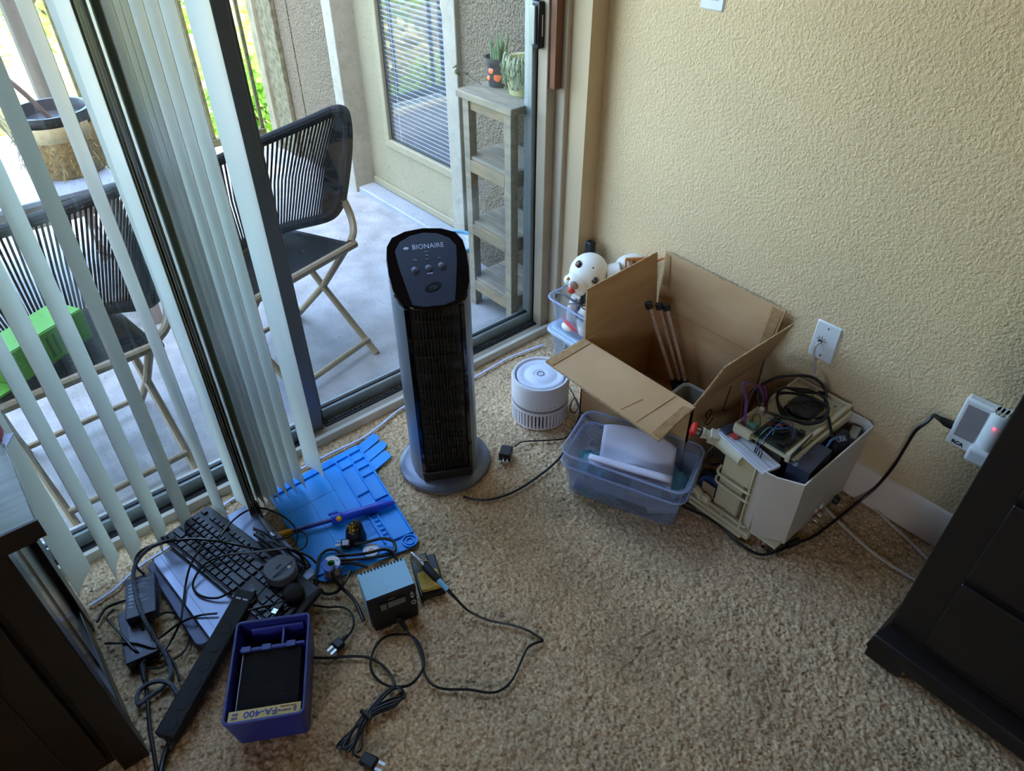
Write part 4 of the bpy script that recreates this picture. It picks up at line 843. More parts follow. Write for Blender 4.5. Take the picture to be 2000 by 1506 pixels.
# ================================================================ ROBOT BUILT IN A WHITE BIN
M_rob = mat('robot_white', '#d9cfc2', .4, var=.03, scale=7)
M_crm = mat('robot_cream', '#cfc39f', .45, var=.04, scale=9)
M_brd = mat('breadboard_white', '#d4d6da', .5, var=.03, scale=20)
M_stl = mat('steel', '#c9c9c9', .25, 1.0)
RB = thing('bin_robot', 'home built robot in a white bin shell with breadboard and emergency button', 'robot', (1.43, .57, 0))
RH = .262
pl_t = [(1.243, .528), (1.249, .492), (1.277, .433), (1.600, .433), (1.612, .452), (1.612, .508)]
pl_b = [(1.262, .520), (1.268, .490), (1.300, .440), (1.585, .440), (1.598, .455), (1.598, .505)]
def open_shell(t, b, z0, z1, th=.004):
    n = len(t); c = Vector((1.45, .60)); mb = MB(); inn = lambda p: (p[0]+(c.x-p[0])*.02, p[1]+math.copysign(th, .50-p[1]) if p[1] < .47 else p[1])
    ti = [(p[0]+th*(1 if p[0] < 1.35 else -1 if p[0] > 1.59 else 0), p[1]+(th if p[1] < .48 else 0)) for p in t]; bi = [(p[0]+th*(1 if p[0] < 1.35 else -1 if p[0] > 1.58 else 0), p[1]+(th if p[1] < .48 else 0)) for p in b]
    vs = [(x, y, z0) for x, y in b]+[(x, y, z1) for x, y in t]+[(x, y, z1) for x, y in ti]+[(x, y, z0) for x, y in bi]; fs = []
    for k in range(3):
        for i in range(n-1): fs.append((k*n+i, k*n+i+1, k*n+n+i+1, k*n+n+i))
    for i in range(n-1): fs.append((3*n+i, 3*n+i+1, i+1, i))
    fs.append((0, n, 2*n, 3*n)); fs.append((n-1, 4*n-1, 3*n-1, 2*n-1)); return mb.add(vs, fs)
part(RB, 'bin_shell', open_shell(pl_t, pl_b, .022, RH), M_rob, world=True, smooth=20)
part(RB, 'base_plate', MB().prism([(1.265, .445), (1.60, .445), (1.60, .665), (1.265, .665)], .022, .03), M_crm, world=True)
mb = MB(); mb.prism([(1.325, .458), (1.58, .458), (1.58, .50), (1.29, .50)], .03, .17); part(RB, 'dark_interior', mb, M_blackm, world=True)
# tray on top with raised rails
ty0, ty1, tx0, tx1, tz = .512, .660, 1.312, 1.604, .275
tray = part(RB, 'deck_tray', MB().bb(tx0, tx1, ty0, ty1, tz-.006, tz), M_crm, world=True, bevel=.002)
part(tray, 'rail', MB().bb(tx0, tx1, ty0-.010, ty0+.002, tz-.014, tz+.014), M_crm, world=True, bevel=.002); part(tray, 'rail', MB().bb(tx0, tx1-.012, ty0-.022, ty0-.012, tz-.02, tz+.004), M_crm, world=True, bevel=.002)
part(tray, 'rail', MB().bb(tx0, tx1, ty1-.002, ty1+.004, tz-.012, tz+.012), M_crm, world=True, bevel=.002); part(tray, 'rail', MB().bb(tx1-.006, tx1, ty0, ty1, tz-.01, tz+.012), M_crm, world=True, bevel=.002)
part(tray, 'lip', MB().bb(tx0-.01, tx0+.004, ty1-.05, ty1, tz-.01, tz+.014), M_crm, world=True, bevel=.002)
for x, y in ((1.56, .545), (1.575, .60), (1.58, .535), (1.555, .63), (1.545, .615)): part(tray, 'screw_hole', MB().lathe([(.0001, .0004), (.003, .0004), (.003, 0)], 8, Matrix.Translation((x, y, tz))), M_blackm, world=True)
for y in (.60, .625): part(tray, 'rib', MB().bb(1.50, 1.60, y, y+.003, tz, tz+.005), M_crm, world=True)
part(RB, 'support_column', MB().bb(1.33, 1.59, .53, .645, .03, tz-.006), mat('inner_dark_plate', '#6e675a', .8), world=True)  # column under the deck, a darker grey-brown than the cream parts
# black box on the deck, computer board with fan and heat sink
hub = part(RB, 'drive_box', MB().bb(1.455, 1.545, .545, .615, tz, tz+.020), M_black, world=True, bevel=.003)
for x in (1.475, 1.495, 1.51): part(hub, 'box_mark', MB().bb(x, x+.002, .57, .582, tz+.0198, tz+.0204), mat('mark_grey', '#5a5a5c', .5), world=True)
pcb = part(RB, 'computer_board', MB().bb(1.318, 1.415, .522, .612, tz+.004, tz+.007), mat('pcb_dark', '#1d2420', .5, scale=120, col2='#3a4038'), world=True)
part(pcb, 'heat_sink', MB().bb(1.345, 1.392, .548, .596, tz+.007, tz+.014), M_blackm, world=True, bevel=.001)
fanp = part(pcb, 'cooling_fan', MB().lathe([(.020, 0), (.0235, 0), (.0235, .012), (.020, .012), (.020, 0)], 26, Matrix.Translation((1.369, .574, tz+.014))), M_black, world=True)
part(fanp, 'fan_hub', MB().lathe([(.0001, .010), (.0095, .010), (.0105, .008), (.0105, 0)], 18, Matrix.Translation((1.369, .574, tz+.015))), mat('hub_grey', '#55565c', .3), world=True)
for k in range(7):
    a = 2*PI*k/7; part(fanp, 'blade', MB().box((.014, 0, .006), (.010, .006, .0015), M=Matrix.Translation((1.369, .574, tz+.015)) @ Matrix.Rotation(a, 4, 'Z') @ Matrix.Rotation(.5, 4, 'X')), M_black, world=True)
for x, y, sx, sy, hgt in ((1.328, .60, .012, .016, .012), (1.332, .54, .012, .02, .010), (1.405, .53, .014, .014, .012), (1.40, .60, .016, .010, .008), (1.36, .53, .03, .008, .006)): part(pcb, 'connector', MB().bb(x-sx/2, x+sx/2, y-sy/2, y+sy/2, tz+.007, tz+.007+hgt), M_black, world=True, bevel=.001)
part(pcb, 'terminal_block', MB().bb(1.335, 1.352, .618, .642, tz, tz+.016), mat('terminal_green', '#5f8f78', .5), world=True, bevel=.001)
part(RB, 'usb_connector', MB().box((1.435, .60, tz+.012), (.030, .014, .009), rz=.6), mat('usb_blue', '#3c486e', .4), world=True, bevel=.002)
# breadboard with modules
ba, bb_, bc, bd_ = pz(1395, 838, .262), pz(1497, 928, .262), pz(1527, 905, .262), pz(1425, 825, .262)
bx = (bb_-ba); bl = .176; bo = (ba+bb_+bc+bd_)/4; BM = frame3((bo.x, bo.y, .256), bx, (bd_-ba))
bwid = .056
brd = part(RB, 'breadboard', MB().box((0, 0, 0), (bl, bwid, .009), M=BM), M_brd, world=True, bevel=.001)
M_line = mat('line_blue', '#5b6c86', .5); M_lred = mat('line_red', '#a05a52', .5); M_hole = mat('hole_grey', '#8a8c90', .6)
for y, m in ((-.0255, M_line), (-.0165, M_lred), (.0165, M_line), (.0255, M_lred)): part(brd, 'rail_line', MB().box((0, y, .00465), (bl*.94, .0009, .0004), M=BM), m, world=True)
part(brd, 'centre_groove', MB().box((0, 0, .00465), (bl*.96, .003, .0004), M=BM), M_hole, world=True)
hb = MB()
for i in range(58):
    x = -bl*.47+i*bl*.94/57
    for y in [-.0235, -.019, .019, .0235]+[-.0135+.00254*k for k in range(5)]+[.0033+.00254*k for k in range(5)]: hb.box((x, y, .0047), (.0011, .0011, .0003), M=BM)
part(brd, 'pin_holes', hb, M_hole, world=True, kind='stuff')
part(brd, 'display_module', MB().box((-.070, .004, .009), (.026, .046, .006), M=BM), mat('module_slate', '#3a3d48', .35), world=True, bevel=.001)
part(brd, 'red_module', MB().box((-.045, -.002, .008), (.022, .018, .004), M=BM), mat('module_red', '#b4342c', .5), world=True, bevel=.001)
for k in range(4): part(brd, 'pin_mark', MB().box((-.052+.0045*k, .004, .0103), (.002, .003, .0006), M=BM), M_brd, world=True)
part(brd, 'header_block', MB().box((-.062, .036, .012), (.026, .010, .012), M=BM), M_black, world=True, bevel=.001)
part(brd, 'white_card', MB().box((-.035, .030, .011), (.040, .0015, .020), M=BM), M_white, world=True)
def plugw(x, y, z=.010):
    p = BM @ Vector((x, y, .005)); q = BM @ Vector((x, y+.002, .005+.015)); part(brd, 'jumper_plug', MB().cyl(p, q, .0016, 6), M_black, world=True); return q
M_jw = [mat('jumper_blue', '#3b5fa8', .4), mat('jumper_green', '#4a9a7a', .4), mat('jumper_black', '#1c1d22', .4), mat('jumper_red', '#a83434', .4), mat('jumper_violet', '#6a5ab0', .4)]
jp = [plugw(.022, .004), plugw(.027, .004), plugw(.037, .002), plugw(.044, .002)]
for i, (q, e, mid) in enumerate(zip(jp, ((1.335, .57, tz+.02), (1.345, .635, tz+.016), (1.385, .55, tz+.022), (1.39, .59, tz+.026)), (.045, .06, .06, .05))):
    e = Vector(e); m = (q+e)/2+Vector((0, 0, mid)); part(brd, 'jumper_wire', MB().tube(catmull([q, q+Vector((0, .004, .025)), m, e+Vector((0, 0, .02)), e], 6), .0011, 5), M_jw[(1, 2, 0, 2)[i]], world=True)
for c, pts in ((0, ((1.345, .60, .05), (1.36, .59, .045), (1.385, .57, .03), (1.395, .545, .02), (1.36, .53, .02))), (3, ((1.345, .595, .035), (1.37, .575, .032), (1.395, .56, .028))), (2, ((1.35, .58, .04), (1.365, .56, .03), (1.39, .55, .022))), (0, ((1.34, .58, .03), (1.34, .56, .045), (1.36, .545, .045), (1.375, .54, .02)))):
    part(pcb, 'jumper_wire', MB().tube(catmull([(x, y, tz+z) for x, y, z in pts], 6), .0011, 5), M_jw[c], world=True)
h0 = BM @ Vector((-.060, .036, .018))
for k, (c, dx) in enumerate(((4, 0), (4, .004), (3, .007), (2, -.004), (3, -.008), (4, .010))):
    a = h0+BM.to_3x3() @ Vector((dx, 0, 0)); e = Vector((1.40+.004*k, .635, tz+.004)); top = Vector((1.345+.008*k, .690-.004*k, .385-.006*k))
    part(brd, 'jumper_wire', MB().tube(catmull([a, a+Vector((.006, .012, .07)), top, Vector((1.405+.004*k, .665, .345)), e], 7), .0011, 5), M_jw[c], world=True)
# emergency stop on a round arm
E0 = pz(1353, 838, .262); E1 = pz(1385, 850, .250); ax = (E1-E0).normalized()
es = part(RB, 'stop_switch', MB().cyl(E0+ax*.030, E0+ax*.050, .0125, 20), mat('switch_cream', '#c7c2a8', .45), world=True, bevel=.001)
part(es, 'stop_button', MB().lathe([(.0001, -.006), (.012, -.0055), (.0185, -.002), (.0195, .003), (.0175, .006), (.009, .007)], 28, Matrix.Translation(E0) @ ax.to_track_quat('Z', 'Y').to_matrix().to_4x4()), mat('stop_red', '#d42018', .35), world=True, label='red mushroom button')
part(es, 'chrome_collar', MB().cyl(E0+ax*.005, E0+ax*.020, .0115, 22), M_stl, world=True, bevel=.001)
part(es, 'collar_ring', MB().cyl(E0+ax*.019, E0+ax*.0235, .0135, 22), M_black, world=True); part(es, 'collar_nut', MB().cyl(E0+ax*.0235, E0+ax*.032, .0145, 20), mat('switch_cream', '#c7c2a8'), world=True, bevel=.001)
EM = frame3(E0+ax*.058, ax, Vector((.6, .6, .2)))
part(es, 'contact_block', MB().box((0, 0, 0), (.026, .030, .030), M=EM), mat('switch_cream', '#c7c2a8'), world=True, bevel=.002); part(es, 'green_contact', MB().box((.016, -.004, -.002), (.007, .026, .028), M=EM), mat('contact_green', '#3f9a5a', .45), world=True, bevel=.001)
A0 = E0+ax*.072+Vector((0, 0, -.004)); A1 = Vector((1.262, .592, .236))
part(RB, 'round_arm', MB().cyl(A0, A1, .0185, 26, .017), M_crm, world=True, smooth=50)
# front frame: cream cassette with rails, foot rails, wheel
part(RB, 'front_cassette', MB().bb(1.268, 1.305, .572, .645, .03, .215), M_crm, world=True, bevel=.004)
part(RB, 'upper_cassette', MB().bb(1.262, 1.30, .556, .632, .155, .243), M_crm, world=True, bevel=.006)
for y in (.545, .552): part(RB, 'upright_rail', MB().bb(1.262-(.006 if y > .55 else 0), 1.275, y-.0025, y+.0025, .02, .250), M_crm, world=True, bevel=.001)
for z in (.150, .120): part(RB, 'guard_bar', MB().tube(catmull([(1.268, .548, z), (1.256, .556, z), (1.256, .635, z+.002), (1.266, .652, z+.004), (1.285, .655, z+.006)], 5), .0036, 6), M_crm, world=True)
part(RB, 'side_panel', MB().bb(1.262, 1.272, .525, .546, .03, .252), M_rob, world=True, bevel=.002)
fr_ = part(RB, 'foot_rail', MB().bb(1.245, 1.275, .515, .715, .008, .026), M_crm, world=True, bevel=.003)
part(fr_, 'foot_lip', MB().bb(1.236, 1.246, .53, .70, .010, .020), M_crm, world=True, bevel=.002)
part(fr_, 'foot_bar', MB().tube([(1.252, .53, .040), (1.252, .655, .040)], .0035, 6), M_crm, world=True)
for y in (.545, .60, .645): part(fr_, 'bracket', MB().bb(1.249, 1.257, y, y+.006, .02, .045), M_crm, world=True)
part(fr_, 'scalloped_guard', MB().tube(catmull([(1.258, .712, .036), (1.258, .70, .050), (1.258, .688, .046), (1.258, .676, .036), (1.258, .665, .042), (1.258, .655, .034)], 5), .012, 8), M_crm, world=True)
whl = part(RB, 'wheel', MB().lathe([(.001, -.012), (.035, -.012), (.046, -.010), (.050, -.004), (.050, .004), (.046, .010), (.035, .012), (.001, .012)], 36, Matrix.Translation((1.302, .672, .052)) @ Matrix.Rotation(PI/2, 4, 'Y') @ Matrix.Rotation(.2, 4, 'X')), M_blackm, world=True)
part(whl, 'wheel_hub', MB().lathe([(.001, .003), (.034, .003), (.038, -.003)], 30, Matrix.Translation((1.288, .672, .052)) @ Matrix.Rotation(-PI/2, 4, 'Y')), mat('hub_blue', '#26406e', .45, var=.1), world=True, label='dark blue wheel hub')
part(RB, 'bracket_plate', MB().bb(1.272, 1.276, .650, .690, .035, .078), mat('plate_tan', '#a58d70', .6), world=True, bevel=.001)
part(RB, 'motor', MB().cyl((1.33, .66, .12), (1.40, .66, .12), .022, 16), M_black, world=True); part(RB, 'battery_pack', MB().bb(1.31, 1.40, .655, .70, .14, .19), mat('battery_dark', '#2a2725', .5), world=True, bevel=.005)
part(RB, 'inner_cable', MB().tube(catmull([(1.29, .69, .20), (1.282, .70, .165), (1.29, .69, .13), (1.31, .675, .13)], 5), .004, 6), M_black, world=True)
# distance sensors
def sonar(o, d, up, name='distance_sensor'):
    fm = frame3(o, up.cross(d) if False else Vector(d).cross(Vector(up)), up)      # x across, y up
    b = part(RB, name, MB().box((0, 0, 0), (.045, .020, .0016), M=fm), mat('sensor_board', '#a6512a', .5), world=True)
    n = Vector(d).normalized()
    for s in (-1, 1):
        c = fm @ Vector((s*.0125, -.002, 0)); part(b, 'sensor_eye', MB().lathe([(.0055, .012), (.008, .012), (.008, 0)], 18, Matrix.Translation(c) @ n.to_track_quat('Z', 'Y').to_matrix().to_4x4()), M_stl, world=True)
        part(b, 'sensor_mesh', MB().lathe([(.0001, .0112), (.0058, .0112)], 14, Matrix.Translation(c) @ n.to_track_quat('Z', 'Y').to_matrix().to_4x4()), M_blackm, world=True)
sonar(Vector((1.276, .468, .016)), (-.86, -.5, -.05), (0, 0, 1)); sonar(Vector((1.44, .4355, .030)), (0.1, -1, -.1), (0, 0, 1))
for x in (1.425, 1.448): part(RB, 'clip', MB().bb(x, x+.012, .4325, .4365, .055, .068), M_white, world=True)
part(RB, 'side_knob', MB().lathe([(.001, .014), (.012, .013), (.014, 0)], 16, Matrix.Translation((1.535, .436, .030)) @ Matrix.Rotation(PI/2, 4, 'X')), M_black, world=True)
part(RB, 'caster', MB().sphere((1.33, .455, .012), .012, 10, 8), M_black, world=True); part(RB, 'caster', MB().sphere((1.55, .47, .012), .012, 10, 8), M_black, world=True)
# things tucked into the bin
CBX = thing('camera_box', 'dark blue camera box with white lettering standing in the white robot bin', 'box', (1.36, .474, .172), rad(4))
M_nvy = mat('box_navy', '#2b3044', .4, var=.05, scale=10)
part(CBX, 'carton', MB().bb(-.058, .058, -.028, .028, 0, .105), M_nvy, bevel=.001)
part(CBX, 'carton_end', MB().bb(-.058, .058, -.0285, -.028, .0, .105), mat('box_black', '#15151a', .4))
part(CBX, 'open_flap', MB().bb(-.052, .056, .0275, .0285, .105, .128), M_nvy); part(CBX, 'thumb_notch', MB().lathe([(.0001, .0004), (.010, .0004), (.010, 0)], 18, Matrix.Translation((.0, -.0, .105))), mat('box_black', '#15151a'))
lettering(CBX, 'REALSENSE TRACKING CAMERA T265', .0088, Matrix.Translation((.009, .016, .1056)), M_print, sx=.62, offset=.0002, name='box_lettering')
part(CBX, 'oval_logo', MB().tube([(.0075*math.cos(a)-.052+.0, .0045*math.sin(a)+.012, .1055) for a in np.linspace(0, 2*PI, 20)], .0006, 5), M_print); lettering(CBX, 'intel', .0055, Matrix.Translation((-.052, .012, .1053)), M_print, name='logo_lettering')
lettering(CBX, 'CAMERA T265', .010, Matrix.Translation((.02, -.0288, .05)) @ Matrix.Rotation(PI/2, 4, 'X'), mat('print_dim', '#77777c', .5), name='side_lettering')
PO = thing('dark_pouch', 'dark grey padded pouch with white lettering at the back of the robot bin', 'pouch', (1.51, .474, .172))
part(PO, 'pouch_body', MB().sphere((0, 0, .045), .05, 18, 12, (1.0, .52, 1.0)), mat('pouch_grey', '#22252e', .6, bump=.3), smooth=80)
lettering(PO, 'USE', .018, frame3((-.018, -.012, .0895), (.85, -.3, -.05), (.3, .8, .45)), M_print, name='pouch_lettering')
solo('network_adapter', MB().box((1.565, .462, .235), (.055, .024, .020), rz=.25), mat('adapter_grey', '#9a9c92', .45), 'pale grey adapter block resting at the back of the robot bin', 'adapter', bevel=.003)
solo('blue_cable', MB().tube(catmull([(1.41, .475, .24), (1.43, .468, .275), (1.46, .474, .270), (1.50, .470, .262), (1.53, .464, .252), (1.545, .462, .238)], 6), .0032, 6), mat('cable_blue', '#44719a', .4), 'blue network cable in the robot bin', 'cable')
# usb cables heaped on the deck
M_cab = mat('cable_black', '#121215', .38, var=.2, scale=60)
UC = thing('usb_cable', 'long black cable coiled in loops over the robot deck', 'cable', (1.49, .59, tz))
def dk(u, v, h): return pz(u, v, tz+h)
part(UC, 'cord', MB().tube(catmull([dk(1487, 797, .03), dk(1480, 780, .045), dk(1481, 758, .07), dk(1500, 745, .085), dk(1530, 735, .09), dk(1575, 734, .085), dk(1600, 745, .07), dk(1613, 765, .045), dk(1612, 785, .03), dk(1618, 800, .025), dk(1605, 818, .022), dk(1570, 826, .022), dk(1530, 810, .025), dk(1519, 785, .03), dk(1521, 770, .03), dk(1545, 768, .035), dk(1580, 775, .035), dk(1610, 790, .03), dk(1617, 805, .026), dk(1606, 822, .022), dk(1575, 828, .022), dk(1548, 818, .022), dk(1525, 795, .024), dk(1518, 775, .03), dk(1530, 757, .04), dk(1560, 764, .045), dk(1600, 768, .035)], 7), .0042, 7), M_cab, world=True)
part(UC, 'plug', MB().tube([dk(1598, 767, .035), dk(1612, 769, .034)], .006, 8), M_cab, world=True)
U2 = thing('usb_cable', 'second black cable with a white plug tip reaching off the robot deck', 'cable', (1.44, .64, tz))
part(U2, 'cord', MB().tube(catmull([dk(1492, 802, .035), dk(1520, 812, .03), dk(1560, 822, .024), dk(1600, 825, .024), dk(1616, 812, .03), dk(1622, 835, .01), dk(1627, 860, -.01)], 7), .0038, 7), M_cab, world=True)
part(U2, 'plug', MB().box(tuple(dk(1488, 799, .038)), (.013, .012, .006), rz=.5), M_white, world=True, bevel=.001)
UC3 = thing('usb_cable', 'third black cable looping low over the drive box', 'cable', (1.47, .6, tz))
part(UC3, 'cord', MB().tube(catmull([dk(1496, 790, .04), dk(1508, 770, .05), dk(1530, 758, .05), dk(1580, 762, .045), dk(1612, 780, .04), dk(1616, 800, .03), dk(1600, 815, .028), dk(1570, 815, .028), dk(1548, 805, .03), dk(1545, 792, .035)], 7), .0030, 7), M_cab, world=True)
# ================================================================ WALL: outlet plates, charger, cords
def plate(name, label, y, z, parts=True):
    t = thing(name, label, 'wall plate', (XW, y, z), 0)
    k = rrect(.070, .114, .004, 3)
    part(t, 'face_plate', MB().prism(k, 0, .004, Matrix(((0, 0, -1, 0), (-1, 0, 0, 0), (0, 1, 0, 0), (0, 0, 0, 1))), top=[(x*.90, yy*.93) for x, yy in k]), M_white, smooth=25); return t
pa = plate('cable_plate', 'white cable wall plate with a white cord coming out above the robot', .632, .4125)
part(pa, 'cable_hole', MB().lathe([(.0001, 0), (.006, 0)], 12, Matrix.Translation((-.0043, .012, -.004)) @ Matrix.Rotation(-PI/2, 4, 'Y')), M_blackm)
for a in range(5): part(pa, 'hole_slit', MB().box((-.0045, .012+.009*math.cos(.4+a*.65), -.003+.009*math.sin(.4+a*.65)), (.0006, .0009, .018), M=Matrix.Translation((0, 0, 0))), M_blackm) if False else None
for a in (.35, .95, 1.6, 2.3, 2.9): part(pa, 'hole_slit', MB().tube([(-.0046, .010, -.002), (-.0046, .010+.016*math.cos(a), -.002+.016*math.sin(a))], .0006, 4), M_blackm)
for z in (.042, -.042): part(pa, 'screw', MB().lathe([(.0001, .001), (.003, .0006), (.003, 0)], 10, Matrix.Translation((-.0040, 0, z)) @ Matrix.Rotation(-PI/2, 4, 'Y')), mat('screw_grey', '#7d7c76', .4, .4))
CW = thing('white_cable', 'flat white cord running from the wall plate down behind the robot and along the floor', 'cord', (1.61, .60, 0))
part(CW, 'cord', MB().tube(catmull([(1.620, .642, .408), (1.604, .645, .400), (1.602, .640, .37), (1.608, .63, .33), (1.617, .62, .25), (1.618, .60, .12), (1.612, .585, .03), (1.607, .56, .006)], 7), .0036, 7), mat('cord_white', '#d5cfc6', .45, var=.03), world=True)
part(CW, 'floor_run', MB().ribbon(path([(1650, 948, .004), (1672, 968, .004), (1705, 990, .004), (1735, 1020, .004), (1770, 1052, .004), (1812, 1094, .004)]), .0065, .003), MATS['cord_white'], world=True)
C2 = thing('white_cable', 'second flat white cord on the carpet in front of the baseboard', 'cord', (1.45, .40, 0))
part(C2, 'floor_run', MB().ribbon(path([(1612, 992, .004), (1640, 1022, .004), (1690, 1068, .004), (1740, 1105, .004), (1800, 1142, .004)]), .0065, .003), MATS['cord_white'], world=True)
pb = plate('switch_plate', 'white outlet plate high on the wall at the top of the frame', 1.153, 1.184)
part(pb, 'receptacle', MB().bb(-.0065, -.004, -.017, .017, -.033, .033), M_white, bevel=.002)
for z in (.02, -.02):
    for y in (-.006, .006): part(pb, 'slot', MB().bb(-.0068, -.0063, y-.001, y+.001, z-.004, z+.004), M_blackm)
    part(pb, 'ground_slot', MB().bb(-.0068, -.0063, -.0022, .0022, z-.013, z-.009), M_blackm)
CH = thing('battery_charger', 'white wall plugged battery charger with grey window and red light', 'charger', (XW, .19, .40))
part(CH, 'socket_plate', MB().prism(rrect(.075, .118, .004, 3), 0, .005, Matrix(((0, 0, -1, 0), (-1, 0, 0, 0), (0, 1, 0, 0), (0, 0, 0, 1)))), M_white)
part(CH, 'case', MB().bb(-.034, -.005, -.075, .084, -.072, .066), M_white, bevel=.006, seg=3)
part(CH, 'window', MB().bb(-.0355, -.033, .030, .074, -.040, .052), mat('window_grey', '#8d8686', .3), bevel=.001, label='grey window')
part(CH, 'cradle', MB().lathe([(.0001, .0), (.026, 0), (.026, .130), (.022, .136), (.0001, .136)], 20, Matrix.Translation((-.026, .002, -.070))), M_white, smooth=40)
part(CH, 'pocket', MB().bb(-.062, -.028, -.028, .030, -.074, -.032), M_white, bevel=.008, seg=3)
for k in range(6): part(CH, 'vent_rib', MB().box((-.030, -.022+.009*k, .068), (.034, .0032, .004)), M_white)
part(CH, 'red_light', MB().sphere((-.0522, .004, .034), .0028, 10, 6), mat('led_red', '#ff2a40', .3, emit=('#ff2038', 6.0)))
lettering(CH, 'RCA', .013, frame3((-.0348, .058, -.058), (0, -1, 0), (0, 0, 1)), M_blackm, name='brand_lettering', offset=.0006)
PG = thing('power_cable', 'black power cord plugged into the charger and drooping to the carpet behind the robot', 'cord', (1.59, .285, 0))
part(PG, 'plug_body', MB().tube([(1.603, .276, .372), (1.597, .290, .375), (1.592, .305, .381)], [.011, .010, .006], 10), M_black, world=True)
part(PG, 'strain_relief', MB().tube([(1.592, .304, .380), (1.588, .318, .386)], [.0062, .0045], 8), M_black, world=True)
part(PG, 'cord', MB().tube(catmull([Vector((1.588, .318, .386)), pz(1812, 823, .372), pz(1788, 842, .335), pz(1768, 874, .26), pz(1742, 915, .16), pz(1706, 956, .07), pz(1664, 990, .018), pz(1622, 1024, .007), pz(1585, 1050, .007), pz(1550, 1062, .007), pz(1515, 1078, .007), pz(1480, 1082, .007), pz(1440, 1058, .007), pz(1405, 1025, .007), pz(1370, 1005, .007), pz(1338, 990, .007), pz(1322, 975, .007)], 8), .0042, 8), M_cab, world=True)
part(PG, 'inline_block', MB().tube([pz(1538, 1066, .010), pz(1560, 1056, .010)], .009, 8), M_black, world=True)
# ================================================================ DRESSER AND DESK
M_drs = mat('black_brown_wood', '#1b1513', .38, scale=9, col2='#120e0d', stretch=(1, 1, 8), bump=.06, bscale=60)
DRS = thing('black_dresser', 'black wooden dresser at the right edge with panelled drawers', 'dresser', (1.42, -.45, 0))
dx0, dy1 = 1.222, .140
part(DRS, 'carcass', MB().bb(dx0, 1.618, -1.05, dy1, .085, .95), M_drs, world=True, bevel=.003)
part(DRS, 'base_moulding', MB().prism([(1.178, .155), (1.178, -1.07), (1.618, -1.07), (1.618, .155)], .032, .072, top=[(1.186, .15), (1.186, -1.06), (1.618, -1.06), (1.618, .15)]), M_drs, world=True, bevel=.004)
part(DRS, 'base_cove', MB().prism([(1.190, .150), (1.190, -1.06), (1.618, -1.06), (1.618, .150)], .072, .088, top=[(1.218, .142), (1.218, -1.05), (1.618, -1.05), (1.618, .142)]), M_drs, world=True)
part(DRS, 'foot', MB().prism([(1.182, .150), (1.182, .070), (1.24, .070), (1.24, .150)], 0, .034), M_drs, world=True, bevel=.003)
part(DRS, 'foot', MB().prism([(1.54, .150), (1.54, .070), (1.61, .070), (1.61, .150)], 0, .034), M_drs, world=True, bevel=.003)
part(DRS, 'plinth_apron', MB().prism([(1.196, .075), (1.196, -1.0), (1.21, -1.0), (1.21, .075)], .012, .034), M_drs, world=True)
part(DRS, 'top', MB().bb(1.20, 1.618, -1.07, .158, .95, .975), M_drs, world=True, bevel=.004)
for z0, z1 in ((.115, .325), (.345, .555), (.575, .735), (.755, .92)):
    dw = part(DRS, 'drawer_front', MB().bb(dx0-.012, dx0+.002, -1.0, .068, z0, z1), M_drs, world=True, bevel=.003)
    for y in (-.75, -.22): part(dw, 'knob', MB().lathe([(.001, .03), (.012, .028), (.015, .02), (.006, .012), (.006, 0)], 14, Matrix.Translation((dx0-.012, y, (z0+z1)/2)) @ Matrix.Rotation(-PI/2, 4, 'Y')), mat('knob_bronze', '#2a211b', .35, .6), world=True)
M_dsk = mat('espresso_wood', '#1c1110', .3, scale=8, col2='#120b0a', stretch=(1, 6, 1))
DSK = thing('dark_desk', 'dark espresso wood cabinet at the left edge with panelled side', 'cabinet', (-.55, 1.2, 0))
kx, ky0, ky1 = -.142, .985, 1.432
part(DSK, 'body', MB().bb(-1.0, kx-.016, ky0+.016, ky1, .03, .675), M_dsk, world=True)
part(DSK, 'top', MB().bb(-1.02, -.088, ky0-.012, ky1+.012, .675, .70), mat('desk_top_grey', '#9aa39a', .25, scale=6, col2='#7f877e', stretch=(1, 14, 1)), world=True, bevel=.002)  # top in streaked grey-green, paler than the espresso body
part(DSK, 'top_edge', MB().bb(-1.022, -.086, ky0-.016, ky0-.011, .668, .702), M_dsk, world=True); part(DSK, 'top_apron', MB().bb(-1.0, -.10, ky0-.004, ky1, .655, .676), M_dsk, world=True)
part(DSK, 'front_post', MB().bb(kx-.05, kx, ky0, ky0+.05, 0, .675), M_dsk, world=True, bevel=.003); part(DSK, 'rear_post', MB().bb(kx-.04, kx, ky1-.075, ky1, 0, .675), M_dsk, world=True, bevel=.003)
part(DSK, 'side_rail', MB().bb(kx-.03, kx-.004, ky0+.05, ky1-.075, .02, .09), M_dsk, world=True, bevel=.002); part(DSK, 'side_rail', MB().bb(kx-.03, kx-.004, ky0+.05, ky1-.075, .60, .675), M_dsk, world=True, bevel=.002)
part(DSK, 'side_panel', MB().bb(kx-.020, kx-.012, ky0+.05, ky1-.075, .09, .60), mat('panel_gloss', '#241a1c', .16, var=.15, scale=6), world=True)
part(DSK, 'highlight_line', MB().bb(kx-.012, kx-.009, ky0+.20, ky0+.204, .03, .66), M_stl, world=True)  # thin bright strip standing in for a highlight on the glossy side
for x in (-.60,): part(DSK, 'door_front', MB().bb(-.57, kx-.06, ky0-.004, ky0+.018, .07, .635), M_dsk, world=True, bevel=.004)
part(DSK, 'door_panel', MB().bb(-.50, kx-.115, ky0-.008, ky0-.002, .12, .585), M_dsk, world=True, bevel=.006)
pk = thing('folded_paper', 'pink and white folded papers at the desk corner', 'paper', pz(8, 862, .702))
